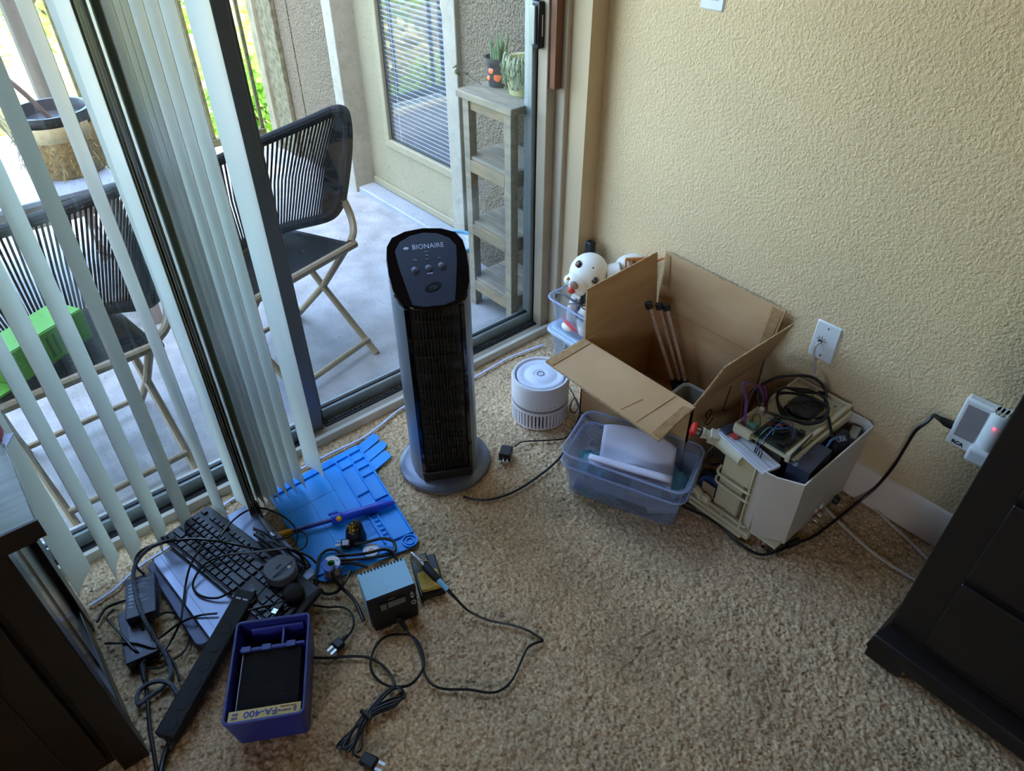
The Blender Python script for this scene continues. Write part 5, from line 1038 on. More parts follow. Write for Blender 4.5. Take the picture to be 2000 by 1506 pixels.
part(pk, 'pink_sheet', MB().prism([tuple(pz(u, v, .702))[:2] for u, v in ((0, 838), (8, 842), (4, 862), (0, 866))], .702, .722), mat('pink_paper', '#b8708e', .6), world=True)
part(pk, 'white_sheet', MB().prism([tuple(pz(u, v, .702))[:2] for u, v in ((10, 850), (28, 846), (14, 872), (6, 866))], .7015, .7035), mat('bluish_paper', '#b9c4e6', .6), world=True)
# ================================================================ WORK MAT
M_mat = mat('blue_silicone', '#169af2', .5, var=.05, scale=6)
TLq, TRq, BRq, BLq = Vector((.362, 1.498)), Vector((.661, 1.508)), Vector((.590, 1.068)), Vector((.325, 1.128))
def Q(s, t, z=0.0):
    p = (TLq*(1-s)+TRq*s)*(1-t)+(BLq*(1-s)+BRq*s)*t; return Vector((p.x, p.y, z))
MT = thing('repair_mat', 'bright blue silicone repair mat with trays lying under the blind', 'mat', (.49, 1.28, 0))
mb = MB(); n = 14
def slabq(poly, z0, z1): return MB().prism([tuple(Q(s, t))[:2] for s, t in poly], z0, z1)
base = [(.0, .03), (.03, 0), (.97, 0), (1, .03), (1, .96), (.95, 1), (.05, 1), (0, .96)]
part(MT, 'sheet', slabq(base, .001, .005), M_mat, world=True, smooth=20)
for k in range(3):
    t0 = .015+.098*k; part(MT, 'ruler_tab', slabq([(.99, t0), (1.20+.03*(k == 1), t0-.035), (1.23+.03*(k == 1), t0+.02), (1.21, t0+.045), (.99, t0+.088)], .001, .0055), M_mat, world=True, smooth=20)
def ridge(s0, t0, s1, t1, w=.0045, h=.011, name='divider'):
    a, b = Q(s0, t0), Q(s1, t1); d = (b-a); m = (a+b)/2; part(MT, name, MB().box((m.x, m.y, (h+.004)/2), (d.length+w*.8, w, h-.004), rz=math.atan2(d.y, d.x)), M_mat, world=True, bevel=.0012)
for a in ((0.012, .065, .70, .065), (.70, .06, .70, .63), (.70, .06, .99, .06), (.845, .06, .845, .54), (.985, .03, .985, .90), (.70, .155, .845, .155), (.70, .44, .845, .44), (.70, .62, .80, .56), (.845, .145, .985, .145), (.845, .225, .985, .225), (.845, .305, .985, .305), (.845, .54, .985, .54),
          (.78, .645, .985, .645), (.78, .645, .78, .90), (.78, .90, .985, .90), (.012, .93, .76, .975), (.70, .63, .70, .90)): ridge(*a)
for k in range(9): ridge(.87+.013*k, .555, .87+.013*k, .605, .0016, .008, 'comb_tooth')
tooth = 0
for k in range(34):
    s = .03+.0195*k; ridge(s, .012, s, .055, .0020, .0085, 'comb_tooth')
for k in range(6): ridge(.735, .66+.042*k, .76, .66+.042*k, .006, .010, 'bit_slot')
M_groove = mat('mat_groove', '#0e64ad', .6)
gm = MB()
for i in range(6):
    for j in range(6):
        c = Q(.60+.018*i, .70+.018*j); gm.box((c.x, c.y, .0052), (.0036, .0036, .0006)); c = Q(.22+.018*i, .86+.018*j); gm.box((c.x, c.y, .0052), (.0036, .0036, .0006))
part(MT, 'dimple_grid', gm, M_groove, world=True, kind='stuff')
for a, b in (((.06, .285), (.55, .285)), ((.55, .07), (.55, .68)), ((.30, .30), (.30, .72))):
    p, q = Q(*a), Q(*b); d = q-p; m = (p+q)/2; part(MT, 'groove_line', MB().box((m.x, m.y, .0052), (d.length, .0012, .0005), rz=math.atan2(d.y, d.x)), M_groove, world=True)
c = Q(.915, .955); part(MT, 'cup_ring', MB().lathe([(.018, .004), (.018, .010), (.021, .010), (.021, .004)], 26, Matrix.Translation((c.x, c.y, 0))), M_mat, world=True); part(MT, 'cup_ring', MB().lathe([(.009, .004), (.009, .009), (.012, .009), (.012, .004)], 22, Matrix.Translation((c.x, c.y, 0))), M_mat, world=True)
# solder sucker
SP = thing('solder_sucker', 'blue solder sucker with yellow plunger lying across the mat', 'tool', pz(660, 1020, .005))
sa, sb = pz(540, 1046, .024), pz(777, 979, .020); sd = (sb-sa)
M_sbl = mat('sucker_blue', '#1f48c8', .35, var=.05); M_yel = mat('tool_yellow', '#e8a814', .4)
part(SP, 'barrel', MB().tube([sa+sd*.50, sa+sd*.54, sa+sd*.86, sa+sd*.93, sa+sd*.97], [.0105, .0125, .0125, .009, .005], 18), M_sbl, world=True)
part(SP, 'spring_tube', MB().tube([sa+sd*.11, sa+sd*.51], .0062, 12), mat('sucker_navy', '#1a3690', .35), world=True)
for k in range(16): part(SP, 'coil_turn', MB().tube([sa+sd*(.14+.02*k)+Vector((.007*math.cos(a)*.5, .007*math.cos(a)*.6, .0068*math.sin(a))) for a in np.linspace(0, 2*PI, 9)], .0006, 4), M_print, world=True)
part(SP, 'plunger_cap', MB().tube([sa-sd*.01, sa+sd*.015, sa+sd*.115, sa+sd*.13], [.006, .0085, .008, .006], 14), M_yel, world=True, label='yellow plunger cap')
part(SP, 'latch_ring', MB().tube([sa+sd*.44, sa+sd*.53], .0145, 14), M_sbl, world=True, bevel=.002); part(SP, 'release_button', MB().sphere(sa+sd*.505+Vector((-.005, -.010, .009)), .0085, 12, 8, (1, 1, .7)), M_yel, world=True, smooth=80)
part(SP, 'latch_fin', MB().box(tuple(sa+sd*.47+Vector((.004, .016, .006))), (.026, .006, .006), rz=math.atan2(sd.y, sd.x)), M_sbl, world=True, bevel=.001)
part(SP, 'nozzle', MB().tube([sa+sd*.965, sa+sd*1.005], [.0042, .0034], 10), M_white, world=True)
# brass wool cleaner
cb = pz(696, 1052, .006); BC = thing('tip_cleaner', 'black tip cleaner cup filled with golden brass wool', 'tip cleaner', (cb.x, cb.y, .006))
part(BC, 'cup', MB().lathe([(.001, 0), (.027, 0), (.0275, .004), (.024, .032), (.019, .044), (.0145, .047), (.0135, .041), (.001, .038)], 30), M_black, smooth=50)
part(BC, 'hood', MB().lathe([(.0245, .030), (.022, .050), (.015, .060), (.006, .063)], 16, a0=rad(-75), a1=rad(65)), M_black, smooth=60)
mb = MB(); rr = random.Random(3)
for k in range(60):
    p0 = Vector((rr.uniform(-.012, .010), rr.uniform(-.012, .012), .040+rr.uniform(0, .007))); pts = [p0]
    for j in range(5): pts.append(pts[-1]+Vector((rr.uniform(-.006, .006), rr.uniform(-.006, .006), rr.uniform(-.003, .003))))
    mb.tube(catmull(pts, 2), .0007, 4, cap=False)
part(BC, 'brass_wool', mb, mat('brass', '#d8b24a', .25, 1.0, var=.15, scale=80), kind='stuff')
# solder spools
so = pz(652, 1122, .0); S1 = thing('solder_spool', 'blue solder spool with green core and white label at the mat edge', 'spool', (so.x, so.y, .005))
M_spb = mat('spool_blue', '#2a50b8', .4, var=.05)
part(S1, 'flange', MB().lathe([(.0085, .036), (.0235, .036), (.0245, .038), (.0235, .040), (.0085, .040), (.0085, .036)], 34), M_spb); part(S1, 'flange', MB().lathe([(.001, 0), (.0245, 0), (.0245, .003), (.001, .003)], 30), M_spb)
part(S1, 'solder_wire', MB().lathe([(.0205, .003), (.0212, .010), (.0205, .018), (.0212, .026), (.0205, .036)], 30), mat('solder_tin', '#b7aa94', .3, .9, var=.2, scale=120, stretch=(1, 1, 8)))
part(S1, 'core_ring', MB().lathe([(.0075, .030), (.0092, .0405), (.0082, .0415), (.0065, .030)], 24), mat('core_green', '#2f9a3a', .4))
part(S1, 'label_sector', MB().lathe([(.0105, .0404), (.0225, .0404)], 14, a0=rad(-60), a1=rad(100)), mat('label_white', '#dcdce6', .5))
for k in range(2): part(S1, 'label_print', MB().box((.0145+.0035*k, -.002, .0406), (.0014, .010-.003*k, .0003), rz=rad(12)), M_spb)
so = pz(726, 1082, .0); S2 = thing('wick_reel', 'small white desoldering wick reel on the mat behind the station', 'spool', (so.x, so.y, .006))
part(S2, 'reel', MB().lathe([(.005, .0), (.021, .0), (.022, .004), (.021, .010), (.014, .0115), (.006, .0105), (.005, .006)], 30), mat('reel_clear', '#d6d6e6', .2, var=.03)); part(S2, 'braid_core', MB().lathe([(.0001, .0118), (.0055, .0118), (.006, .009)], 18), mat('braid_copper', '#9a6a52', .4, .5))
# ================================================================ SOLDERING STATION
SM = Matrix.Translation((.4285, .968, 0)) @ Matrix.Rotation(rad(-15.5), 4, 'Z')
SS = thing('soldering_station', 'light blue soldering station with black front panel and display', 'soldering station', M=SM)
M_sky = mat('station_blue', '#84b8cf', .38, var=.04, scale=7)
W2, D2_, H2 = .0585, .041, .100
part(SS, 'cover', MB().add([(-W2, -D2_, .014), (W2, -D2_, .014), (W2, D2_, .006), (-W2, D2_, .006), (-W2, -D2_, H2-.002), (W2, -D2_, H2-.002), (W2, D2_, H2), (-W2, D2_, H2)], [(0, 3, 2, 1), (4, 5, 6, 7), (0, 1, 5, 4), (1, 2, 6, 5), (2, 3, 7, 6), (3, 0, 4, 7)]), M_sky, bevel=.002)
for k in range(13): part(SS, 'cooling_notch', MB().bb(-.050+.0082*k, -.0462+.0082*k, D2_-.006, D2_+.001, H2-.010, H2+.0006), M_blackm)
FPm = frame3((0, -D2_-.010, .049), (1, 0, 0), (0, .14, 1))
fp = part(SS, 'front_panel', MB().add([(-W2, -D2_+.002, H2-.001), (W2, -D2_+.002, H2-.001), (W2, -D2_-.004, H2-.004), (-W2, -D2_-.004, H2-.004), (-W2, -D2_+.002, .004), (W2, -D2_+.002, .004), (W2-.006, -D2_-.017, 0), (-W2+.006, -D2_-.017, 0)], [(0, 1, 2, 3), (3, 2, 6, 7), (4, 7, 6, 5), (0, 3, 7, 4), (1, 5, 6, 2), (0, 4, 5, 1)]), M_black, smooth=20)
part(fp, 'display_bezel', MB().box((-.002, .022, .0026), (.066, .022, .003), M=FPm), M_blackm, bevel=.001); part(fp, 'display', MB().box((.008, .022, .0044), (.042, .017, .0006), M=FPm), mat('lcd_grey', '#6d7468', .3)); part(fp, 'display', MB().box((-.024, .021, .0044), (.014, .018, .0006), M=FPm), MATS['lcd_grey'])
part(fp, 'up_button', MB().prism([(.041, .029), (.051, .029), (.046, .039)], .003, .0046, FPm), mat('button_beige', '#a8a096', .4)); part(fp, 'down_button', MB().prism([(.041, .025), (.046, .015), (.051, .025)], .003, .0046, FPm), MATS['button_beige'])
part(fp, 'round_button', MB().lathe([(.0035, .0026), (.0042, .0044), (.0062, .0044), (.0064, .0026)], 20, FPm @ Matrix.Translation((.047, .002, 0))), MATS['button_beige']); lettering(fp, 'weller', .008, FPm @ Matrix.Translation((-.002, .038, .003)), mat('logo_dim', '#8d7f7a', .5), name='brand_lettering')
part(fp, 'iron_socket', MB().lathe([(.009, 0), (.009, .008), (.006, .012)], 16, FPm @ Matrix.Translation((.006, -.034, .001))), M_black)
part(SS, 'base', MB().bb(-W2+.002, W2-.002, -D2_, D2_, 0, .012), M_blackm)
# iron, cord, stand
c0 = SM @ Vector((.006, -D2_-.022, .016)); IR = thing('soldering_iron', 'soldering iron with black and blue grip resting in the coil stand', 'soldering iron', pz(860, 1140, 0))
i0, i1, i2, i3, i4 = pz(812, 1088, .060), pz(836, 1112, .066), pz(857, 1134, .062), pz(877, 1155, .056), pz(893, 1172, .046)
part(IR, 'shaft', MB().tube([i0-(i1-i0)*.4, i0, i1], [.0022, .0036, .0052], 12), M_stl, world=True); part(IR, 'grip', MB().tube([i0.lerp(i1, .75), i1, i1.lerp(i2, .7), i2], [.009, .0105, .0098, .0078], 16), M_blackm, world=True)
part(IR, 'blue_handle', MB().tube([i2, i2.lerp(i3, .9)], [.0074, .0062], 14), M_sky, world=True); part(IR, 'strain_relief', MB().tube([i2.lerp(i3, .85), i4], [.0052, .0034], 10), M_black, world=True)
part(IR, 'cord', MB().tube(catmull([i4, pz(915, 1193, .02), pz(950, 1210, .008), pz(1000, 1221, .006), pz(1030, 1231, .006), pz(1050, 1243, .006), pz(1060, 1251, .006), pz(1046, 1256, .006), pz(1030, 1266, .006), pz(1018, 1290, .006), pz(1002, 1325, .006), pz(980, 1347, .006), pz(955, 1353, .006), pz(915, 1347, .006), pz(870, 1346, .006), pz(843, 1336, .006), pz(828, 1312, .006), pz(824, 1285, .010), pz(812, 1255, .012), pz(798, 1236, .012), c0], 8), .0030, 8), M_cab, world=True)
part(IR, 'connector', MB().tube([c0, c0+(pz(798, 1236, .012)-c0)*.75], [.0075, .0055], 12), M_black, world=True)
st0 = pz(838, 1150, 0); ISM = Matrix.Translation((st0.x+.014, st0.y+.022, 0)) @ Matrix.Rotation(rad(-22), 4, 'Z')
IS = thing('iron_stand', 'black soldering iron stand with yellow sponge and steel coil', 'stand', M=ISM)
part(IS, 'tray', MB().bb(-.032, .032, -.055, .062, 0, .020), M_black, bevel=.003); part(IS, 'tray_recess', MB().bb(-.027, .027, -.050, .008, .0198, .0208), M_blackm)
part(IS, 'sponge', MB().prism([(-.026, -.048), (.026, -.048), (.026, .004), (.010, .012), (-.026, .006)], .020, .031), mat('yellow_sponge', '#c9a040', .95, scale=160, col2='#e0bd66', bump=1.0, bscale=260), bevel=.002)
dirI = (i1-i0).normalized(); nI = dirI.orthogonal().normalized(); bI = dirI.cross(nI); mb = MB()
pts = [i0+dirI*(-.012+.050*k/90)+nI*((.010+.0045*k/90)*math.cos(k*.62))+bI*((.010+.0045*k/90)*math.sin(k*.62)) for k in range(91)]
part(IS, 'coil', mb.tube(pts, .0011, 6), M_stl, world=True, label='steel coil holder'); part(IS, 'coil_bracket', MB().tube(catmull([tuple(ISM @ Vector((-.01, .045, .02))), tuple(i0+Vector((0, 0, -.012))), tuple(i0+dirI*.03+Vector((0, 0, .014)))], 5), .0014, 6), M_stl, world=True)
part(IS, 'holder_post', MB().bb(-.014, .010, .030, .056, .018, .040), M_black, bevel=.003)
# ================================================================ SMOKE ABSORBER
FM = Matrix.Translation((.1215, .9415, 0)) @ Matrix.Rotation(rad(-30.8), 4, 'Z')
FA = thing('smoke_absorber', 'blue smoke absorber lying face up with black filter and yellow label', 'smoke absorber', M=FM)
M_pur2 = mat('absorber_blue', '#28348a', .4, var=.04, scale=8)
fw, fl_, fh = .162, .236, .104
def ring_shell(w, l, h, m_taper, t, r):
    n = 5; T = rrect(w, l, r, n); B_ = rrect(w*m_taper, l*m_taper, r, n); Ti = rrect(w-2*t, l-2*t, r*.7, n); Bi = rrect(w*m_taper-2*t, l*m_taper-2*t, r*.7, n); k = len(T); vs = [(x, y, 0) for x, y in B_]+[(x, y, h) for x, y in T]+[(x, y, h) for x, y in Ti]+[(x, y, .02) for x, y in Bi]; fs = []
    for a in range(3):
        for i in range(k): fs.append((a*k+i, a*k+(i+1) % k, a*k+k+(i+1) % k, a*k+k+i))
    fs.append(tuple(range(k-1, -1, -1))); fs.append(tuple(3*k+i for i in range(k))); return MB().add(vs, fs)
part(FA, 'housing', ring_shell(fw, fl_, fh, .90, .006, .012), M_pur2, bevel=.002)
part(FA, 'filter', MB().bb(-.062, .062, -.087, .050, .04, .084), mat('black_foam_filter', '#08080a', .95, bump=.8, bscale=400, var=.3, scale=300), label='black foam filter')
part(FA, 'filter_bar', MB().bb(-.070, .070, .050, .058, .05, .090), M_pur2, bevel=.002)
for x in (-.055, -.012, .040): part(FA, 'filter_clip', MB().bb(x-.010, x+.010, .046, .060, .088, .093), M_pur2, bevel=.001)
part(FA, 'vent_floor', MB().bb(-.068, .068, .058, .105, .030, .034), mat('vent_brown', '#4a382c', .8)); part(FA, 'vent_rib', MB().bb(.018, .022, .058, .106, .034, .085), M_pur2); part(FA, 'vent_back', MB().bb(-.050, .062, .100, .106, .034, .088), mat('absorber_purple_blue', '#3a45a8', .45))  # vent back in a lighter purple-blue than the housing
part(FA, 'vent_rod', MB().tube([(-.04, .070, .045), (.005, .098, .05)], .0018, 6), M_black)
LM = frame3((0, -.0985, .096), (-1, 0, 0), (0, -.995, .10))
lb = part(FA, 'label_strip', MB().box((0, 0, 0), (.142, .024, .0012), M=LM), mat('label_gold', '#d8b45c', .45, var=.03)); M_lb = mat('label_blue', '#2f2f86', .5)
lettering(lb, 'FA-400', .0195, LM @ Matrix.Translation((.008, -.001, .0008)), M_lb, sx=1.15, offset=.0004, name='label_lettering'); lettering(lb, 'ESD', .0070, LM @ Matrix.Translation((.058, -.0045, .0008)), M_lb, name='label_lettering', offset=.0002); lettering(lb, 'SAFE', .0070, LM @ Matrix.Translation((.058, .0040, .0008)), M_lb, name='label_lettering', sx=.8, offset=.0002)
lettering(lb, 'SMOKE ABSORBER', .0038, LM @ Matrix.Translation((-.046, -.0068, .0008)), M_blackm, name='label_lettering'); lettering(lb, 'Soldering', .0070, LM @ Matrix.Translation((-.040, .0020, .0008)), M_lb, shear=.3, name='label_lettering')
for k in range(5): part(lb, 'label_logo', MB().box((-.060, -.003+.0022*k, .0009), (.007-.0006*k, .0012, .0004), M=LM), M_lb)
part(FA, 'filter_frame', MB().tube([(-.0615, -.090, .084), (-.0615, .050, .084)], .0012, 5), M_print)
# ================================================================ LAPTOP SLABS AND KEYBOARD
M_lap = mat('laptop_grey', '#8e99b2', .3, .35, var=.04, scale=6); M_lapd = mat('laptop_slate', '#4d5470', .4, .2, var=.05, scale=6)
LPM = Matrix.Translation((.178, 1.292, 0)) @ Matrix.Rotation(rad(4.5), 4, 'Z')
L2 = thing('slate_laptop', 'slate blue closed laptop at the bottom of the pile by the blind', 'laptop', M=Matrix.Translation((.160, 1.305, 0)) @ Matrix.Rotation(rad(2), 4, 'Z'))
part(L2, 'lower_case', MB().prism(rrect(.285, .315, .02), 0, .011), M_lapd, bevel=.003); part(L2, 'lid', MB().prism(rrect(.285, .315, .02), .012, .019), M_lapd, bevel=.003)
L1 = thing('grey_laptop', 'pale grey closed laptop lying on the slate one under the keyboard', 'laptop', M=LPM)
part(L1, 'lower_case', MB().prism(rrect(.272, .332, .012), .0195, .028), M_lap, bevel=.002); ld = part(L1, 'lid', MB().prism(rrect(.272, .332, .012), .0285, .036), M_lap, bevel=.002); part(L1, 'hinge_line', MB().bb(-.116, -.115, -.160, .160, .0358, .0364), M_lapd)
KA, KB_, KC, KD = pz(313, 1046, .056), pz(403, 978, .056), pz(631, 1166, .056), pz(560, 1230, .056)
kx_ = ((KD-KA)+(KC-KB_)).normalized(); KM = frame3((KA.x, KA.y, .037), kx_, KB_-KA)
KBD = thing('black_keyboard', 'black full size keyboard with pale legends lying across the laptops', 'keyboard', M=KM)
KLn, KWd = .452, .142
part(KBD, 'case', MB().prism([(0, 0), (KLn, 0), (KLn, KWd), (0, KWd)], 0, .013, top=[(.003, .003), (KLn-.003, .003), (KLn-.003, KWd-.003), (.003, KWd-.003)]), M_black, bevel=.002)
part(KBD, 'bezel_edge', MB().bb(0, KLn, -.0015, .004, .002, .0135), mat('bezel_blue_black', '#1c2233', .2), bevel=.001)
U = .0188; kms = {}
M_key = mat('key_black', '#20222b', .35, var=.1, scale=30)
M_leg = mat('key_legend', '#c8d2ea', .5)
def key(x, y, w=1.0, hgt=1.0, t=None):
    kk = (round(w, 2), hgt)
    if kk not in kms:
        sx, sy = w*U/2-.0014, hgt*U/2-.0014; p = [(-sx, -sy), (sx, -sy), (sx, sy), (-sx, sy)]
        kms[kk] = mesh_of(MB().prism(p, 0, .006, top=[(a*.86 if abs(a) < .02 else a-math.copysign(.0015, a), b*.84) for a, b in p]), 'key', M_key, 20)
    o = twin(KBD, 'key', kms[kk], Matrix.Translation((x, y, .013)))
    if t: lettering(o, t, .0062, Matrix.Translation((-.002, .002, .0061)), M_leg, name='legend', depth=.0001)
y0 = .016
rows = [([1.25, 1.25, 1.25, 6.25, 1.25, 1.25, 1.25, 1.25], ''), ([2.25]+[1]*10+[2.75], ' ZXCVBNM,./ '), ([1.75]+[1]*11+[2.25], ' ASDFGHJKL;\' '), ([1.5]+[1]*12+[1.5], ' QWERTYUIOP[] '), ([1]*13+[2], '`1234567890-= ')]
for ri, (ws, tx) in enumerate(rows):
    x = .010
    for i, w_ in enumerate(ws):
        t = tx[i] if i < len(tx) and tx[i].strip() else None
        key(x+w_*U/2, y0+ri*U, w_, 1.0, t); x += w_*U
yF = y0+5.35*U; xs = [0]+[2+i for i in range(4)]+[6.5+i for i in range(4)]+[11+i for i in range(4)]
for i, q in enumerate(xs): key(.010+(q+.5)*U, yF, 1.0, .8, None)
for c in range(3):
    for rr_ in (3, 4): key(.010+(15.35+c+.5)*U, y0+rr_*U)
    key(.010+(15.35+c+.5)*U, y0); key(.010+(15.35+c+.5)*U, yF, 1, .8)
key(.010+16.85*U, y0+U)
for c in range(4):
    for rr_ in range(5): key(.010+(18.75+c+.5)*U, y0+rr_*U)
lettering(KBD, 'Omen', .010, Matrix.Translation((.32, .045, .0136)), M_leg, name='logo_lettering')
# webcam puck and cables
wp = pz(548, 1112, .080); WC = thing('webcam_puck', 'dark grey round dock lying on the keyboard right end', 'dock', (wp.x, wp.y, .062), rad(20))
part(WC, 'dock_body', MB().prism([(.039*math.cos(a) if math.sin(a) < .3 else .035*math.copysign(min(1, abs(math.cos(a))*1.25), math.cos(a)), .039*math.sin(a)) for a in np.linspace(0, 2*PI, 28, endpoint=False)], 0, .026), mat('dock_grey', '#50545c', .45, var=.06, scale=10), bevel=.003, seg=3)
part(WC, 'port', MB().bb(-.008, .008, .002, .007, .0258, .0266), M_blackm, bevel=.001); part(WC, 'sticker', MB().lathe([(.0001, .0266), (.0045, .0266), (.0045, .0258)], 14, Matrix.Translation((.012, -.018, 0))), M_white)
wk = pz(575, 1165, .05); solo('pod_camera', MB().sphere((wk.x, wk.y, .062), .026, 20, 14, (1, 1, .85)), M_blackm, 'round black camera body beside the grey dock', 'camera', smooth=80)
solo('camera_clip', MB().tube([pz(628, 1150, .06), pz(600, 1180, .05), pz(582, 1205, .055)], [.008, .012, .010], 8), M_black, 'black hinged camera clip at the end of the keyboard', 'clip')
UD = thing('usb_dongle', 'small usb plug with silver tip lying on the keyboard', 'usb plug', pz(535, 1195, .056)); ud = pz(537, 1194, .064)
part(UD, 'metal_tip', MB().box(tuple(ud), (.013, .012, .0046), rz=.55), M_stl, world=True); part(UD, 'plug_body', MB().box((ud.x+.014, ud.y+.008, ud.z), (.020, .016, .008), rz=.55), M_black, world=True, bevel=.001)
for s in (-1, 1): part(UD, 'contact_hole', MB().box((ud.x+.002*s, ud.y-.003*s, ud.z+.0024), (.002, .002, .0004), rz=.55), M_blackm, world=True)
# power strip
p0, p1 = pz(478, 1165, .062), pz(326, 1432, .030); pd = (p1-p0); PSm = frame3(p0.lerp(p1, .5), pd, Vector((0, 0, 1)).cross(pd))
PS = thing('power_strip', 'long black power strip leaning from the keyboard to the carpet', 'power strip', M=PSm); Lp = pd.length
part(PS, 'strip_body', MB().bb(-Lp/2-.014, Lp/2+.008, -.024, .024, -.022, .006), M_blackm, bevel=.004)
M_slot = mat('slot_black', '#020203', .6)
for k in range(6):
    x = -Lp/2+.085+k*.043; fcp = part(PS, 'outlet_face', MB().lathe([(.0001, .0068), (.0148, .0068), (.0158, .0055)], 20, Matrix.Translation((x, 0, 0))), M_blackm)
    for s in (-1, 1): part(fcp, 'slot', MB().bb(x-.0045+.001, x+.0035, s*.0058-.001, s*.0058+.001, .0066, .0073), M_slot)
    part(fcp, 'ground_hole', MB().lathe([(.0001, .0073), (.0022, .0073), (.0022, .0066)], 10, Matrix.Translation((x+.009, 0, 0))), M_slot)
for y in (-.009, .009): part(PS, 'usb_port', MB().bb(-Lp/2+.008, -Lp/2+.012, y-.006, y+.006, .0056, .0066), mat('port_grey', '#8f9097', .4, .5))
part(PS, 'strip_cord', MB().tube(catmull([p1+pd*.02, pz(330, 1450, .012), pz(320, 1480, .008), pz(312, 1520, .008)], 6), .0055, 8), M_cab, world=True)
# AC adapters
M_ada = mat('adapter_slate', '#3a4152', .42, var=.06, scale=12); M_prt = mat('adapter_print', '#aab6cc', .5)
c4 = [pz(240, 1131, .062), pz(298, 1116, .062), pz(306, 1190, .062), pz(250, 1211, .062)]; ac = sum(c4, Vector())/4; axm = frame3((ac.x, ac.y, .030), (c4[1]-c4[0])+(c4[2]-c4[3]), (c4[0]-c4[3])+(c4[1]-c4[2]))
A1_ = thing('ac_adapter', 'slate AC adapter brick with printed label lying on top of the other', 'adapter', M=axm); aw, al = .066, .120
part(A1_, 'brick', MB().prism(rrect(aw, al, .004, 3), 0, .030), M_ada, bevel=.002)
lettering(A1_, 'AC Adapter', .0085, Matrix.Translation((.010, .045, .0302)), M_prt, name='label_lettering')
for i, (x, y, w_) in enumerate(((-.008, .034, .040), (-.006, .029, .044), (-.010, .024, .036), (.012, .017, .020), (-.012, .002, .034), (-.006, -.003, .044), (-.01, -.008, .036), (.010, -.018, .026))): part(A1_, 'label_line', MB().bb(x-w_/2+.004, x+w_/2, y-.0009, y+.0009, .0300, .0304), M_prt)
lettering(A1_, 'CE', .008, Matrix.Translation((.018, .009, .0302)), M_prt, name='label_lettering')
for i in range(7): part(A1_, 'label_line', MB().bb(-.026+.0, -.016, .036-.011*i, .041-.011*i-.001, .0300, .0304), M_prt)
part(A1_, 'output_cord', MB().tube(catmull([axm @ Vector((-.004, -.060, .014)), axm @ Vector((-.006, -.075, .006)), pz(285, 1240, .02), pz(272, 1275, .012), pz(290, 1295, .008), pz(330, 1270, .012)], 7), .0028, 7), M_cab, world=True)
a4 = [pz(226, 1196, .030), pz(288, 1172, .030), pz(310, 1272, .030), pz(245, 1302, .030)]; a2 = sum(a4, Vector())/4; ax2 = frame3((a2.x, a2.y, .002), (a4[1]-a4[0])+(a4[2]-a4[3]), (a4[0]-a4[3])+(a4[1]-a4[2]))
A2_ = thing('ac_adapter', 'second slate AC adapter brick lying flat on the carpet', 'adapter', M=ax2)
part(A2_, 'brick', MB().prism(rrect(.068, .150, .004, 3), 0, .027), M_ada, bevel=.002); part(A2_, 'label_patch', MB().bb(-.018, .024, -.058, .022, .0268, .0274), mat('adapter_label', '#6a7084', .4)); part(A2_, 'seam', MB().bb(-.034, .034, .052, .0528, .0268, .0273), M_prt)
for i in range(3): part(A2_, 'label_icon', MB().lathe([(.0022, .0273), (.0032, .0276)], 10, Matrix.Translation((-.008, .010-.012*i, 0))), M_prt)
part(A2_, 'input_plug', MB().tube([ax2 @ Vector((.006, -.074, .013)), pz(278, 1300, .012), pz(283, 1330, .008)], [.009, .0085, .0055], 10), M_black, world=True)
part(A2_, 'mains_cord', MB().tube(catmull([pz(283, 1328, .008), pz(288, 1370, .006), pz(292, 1420, .006), pz(300, 1470, .006), pz(308, 1520, .006)], 6), .0042, 8), M_cab, world=True)
# ================================================================ LOOSE CORDS
def cord(name, label, pts, r=.003, m=None, k=8, cat='cord', group='loose cords on the carpet'):
    return solo(name, MB().tube(path(pts, k), r, 7), m or M_cab, label, cat, group)
cord('black_cable', 'black cord arching from the adapter over the keyboard corner', [(282, 1122, .064), (266, 1105, .075), (268, 1085, .08), (290, 1068, .085), (330, 1058, .085), (380, 1053, .078), (430, 1058, .074), (480, 1068, .073), (520, 1075, .072), (560, 1072, .072), (600, 1085, .068), (618, 1100, .060)], .0032)
M_brd2 = mat('braided_sleeve', '#6c7280', .7, scale=260, col2='#2e323a')
cord('braided_cable', 'grey braided cord crossing the adapters and looping on the carpet', [(345, 1051, .084), (300, 1066, .086), (275, 1086, .084), (262, 1110, .078), (262, 1140, .070), (270, 1180, .068), (284, 1215, .058), (304, 1250, .030), (326, 1285, .012), (334, 1315, .008), (318, 1342, .008), (290, 1362, .008), (270, 1376, .010), (272, 1350, .012), (300, 1332, .014), (330, 1335, .012), (350, 1365, .008), (354, 1400, .008), (342, 1440, .008), (332, 1462, .008)], .0050, M_brd2)
cord('black_cable', 'black cord running down from the keyboard beside the grey laptop', [(400, 1058, .076), (385, 1080, .072), (370, 1110, .060), (362, 1145, .044), (357, 1185, .042), (352, 1215, .036), (335, 1250, .012), (322, 1270, .008)], .0028)
cord('black_cable', 'black cord loop lying on the pale laptop beside the power strip', [(560, 1070, .074), (500, 1078, .072), (440, 1085, .07), (400, 1102, .062), (380, 1130, .050), (378, 1150, .044), (395, 1165, .042), (425, 1168, .046), (452, 1155, .056)], .0028)
cord('black_cable', 'black cord crossing the laptop front toward the adapters', [(424, 1198, .045), (390, 1202, .042), (355, 1215, .03), (320, 1240, .012), (300, 1255, .022), (280, 1278, .02), (262, 1268, .034), (235, 1238, .034), (214, 1215, .012), (208, 1205, .008), (222, 1190, .010)], .0028)
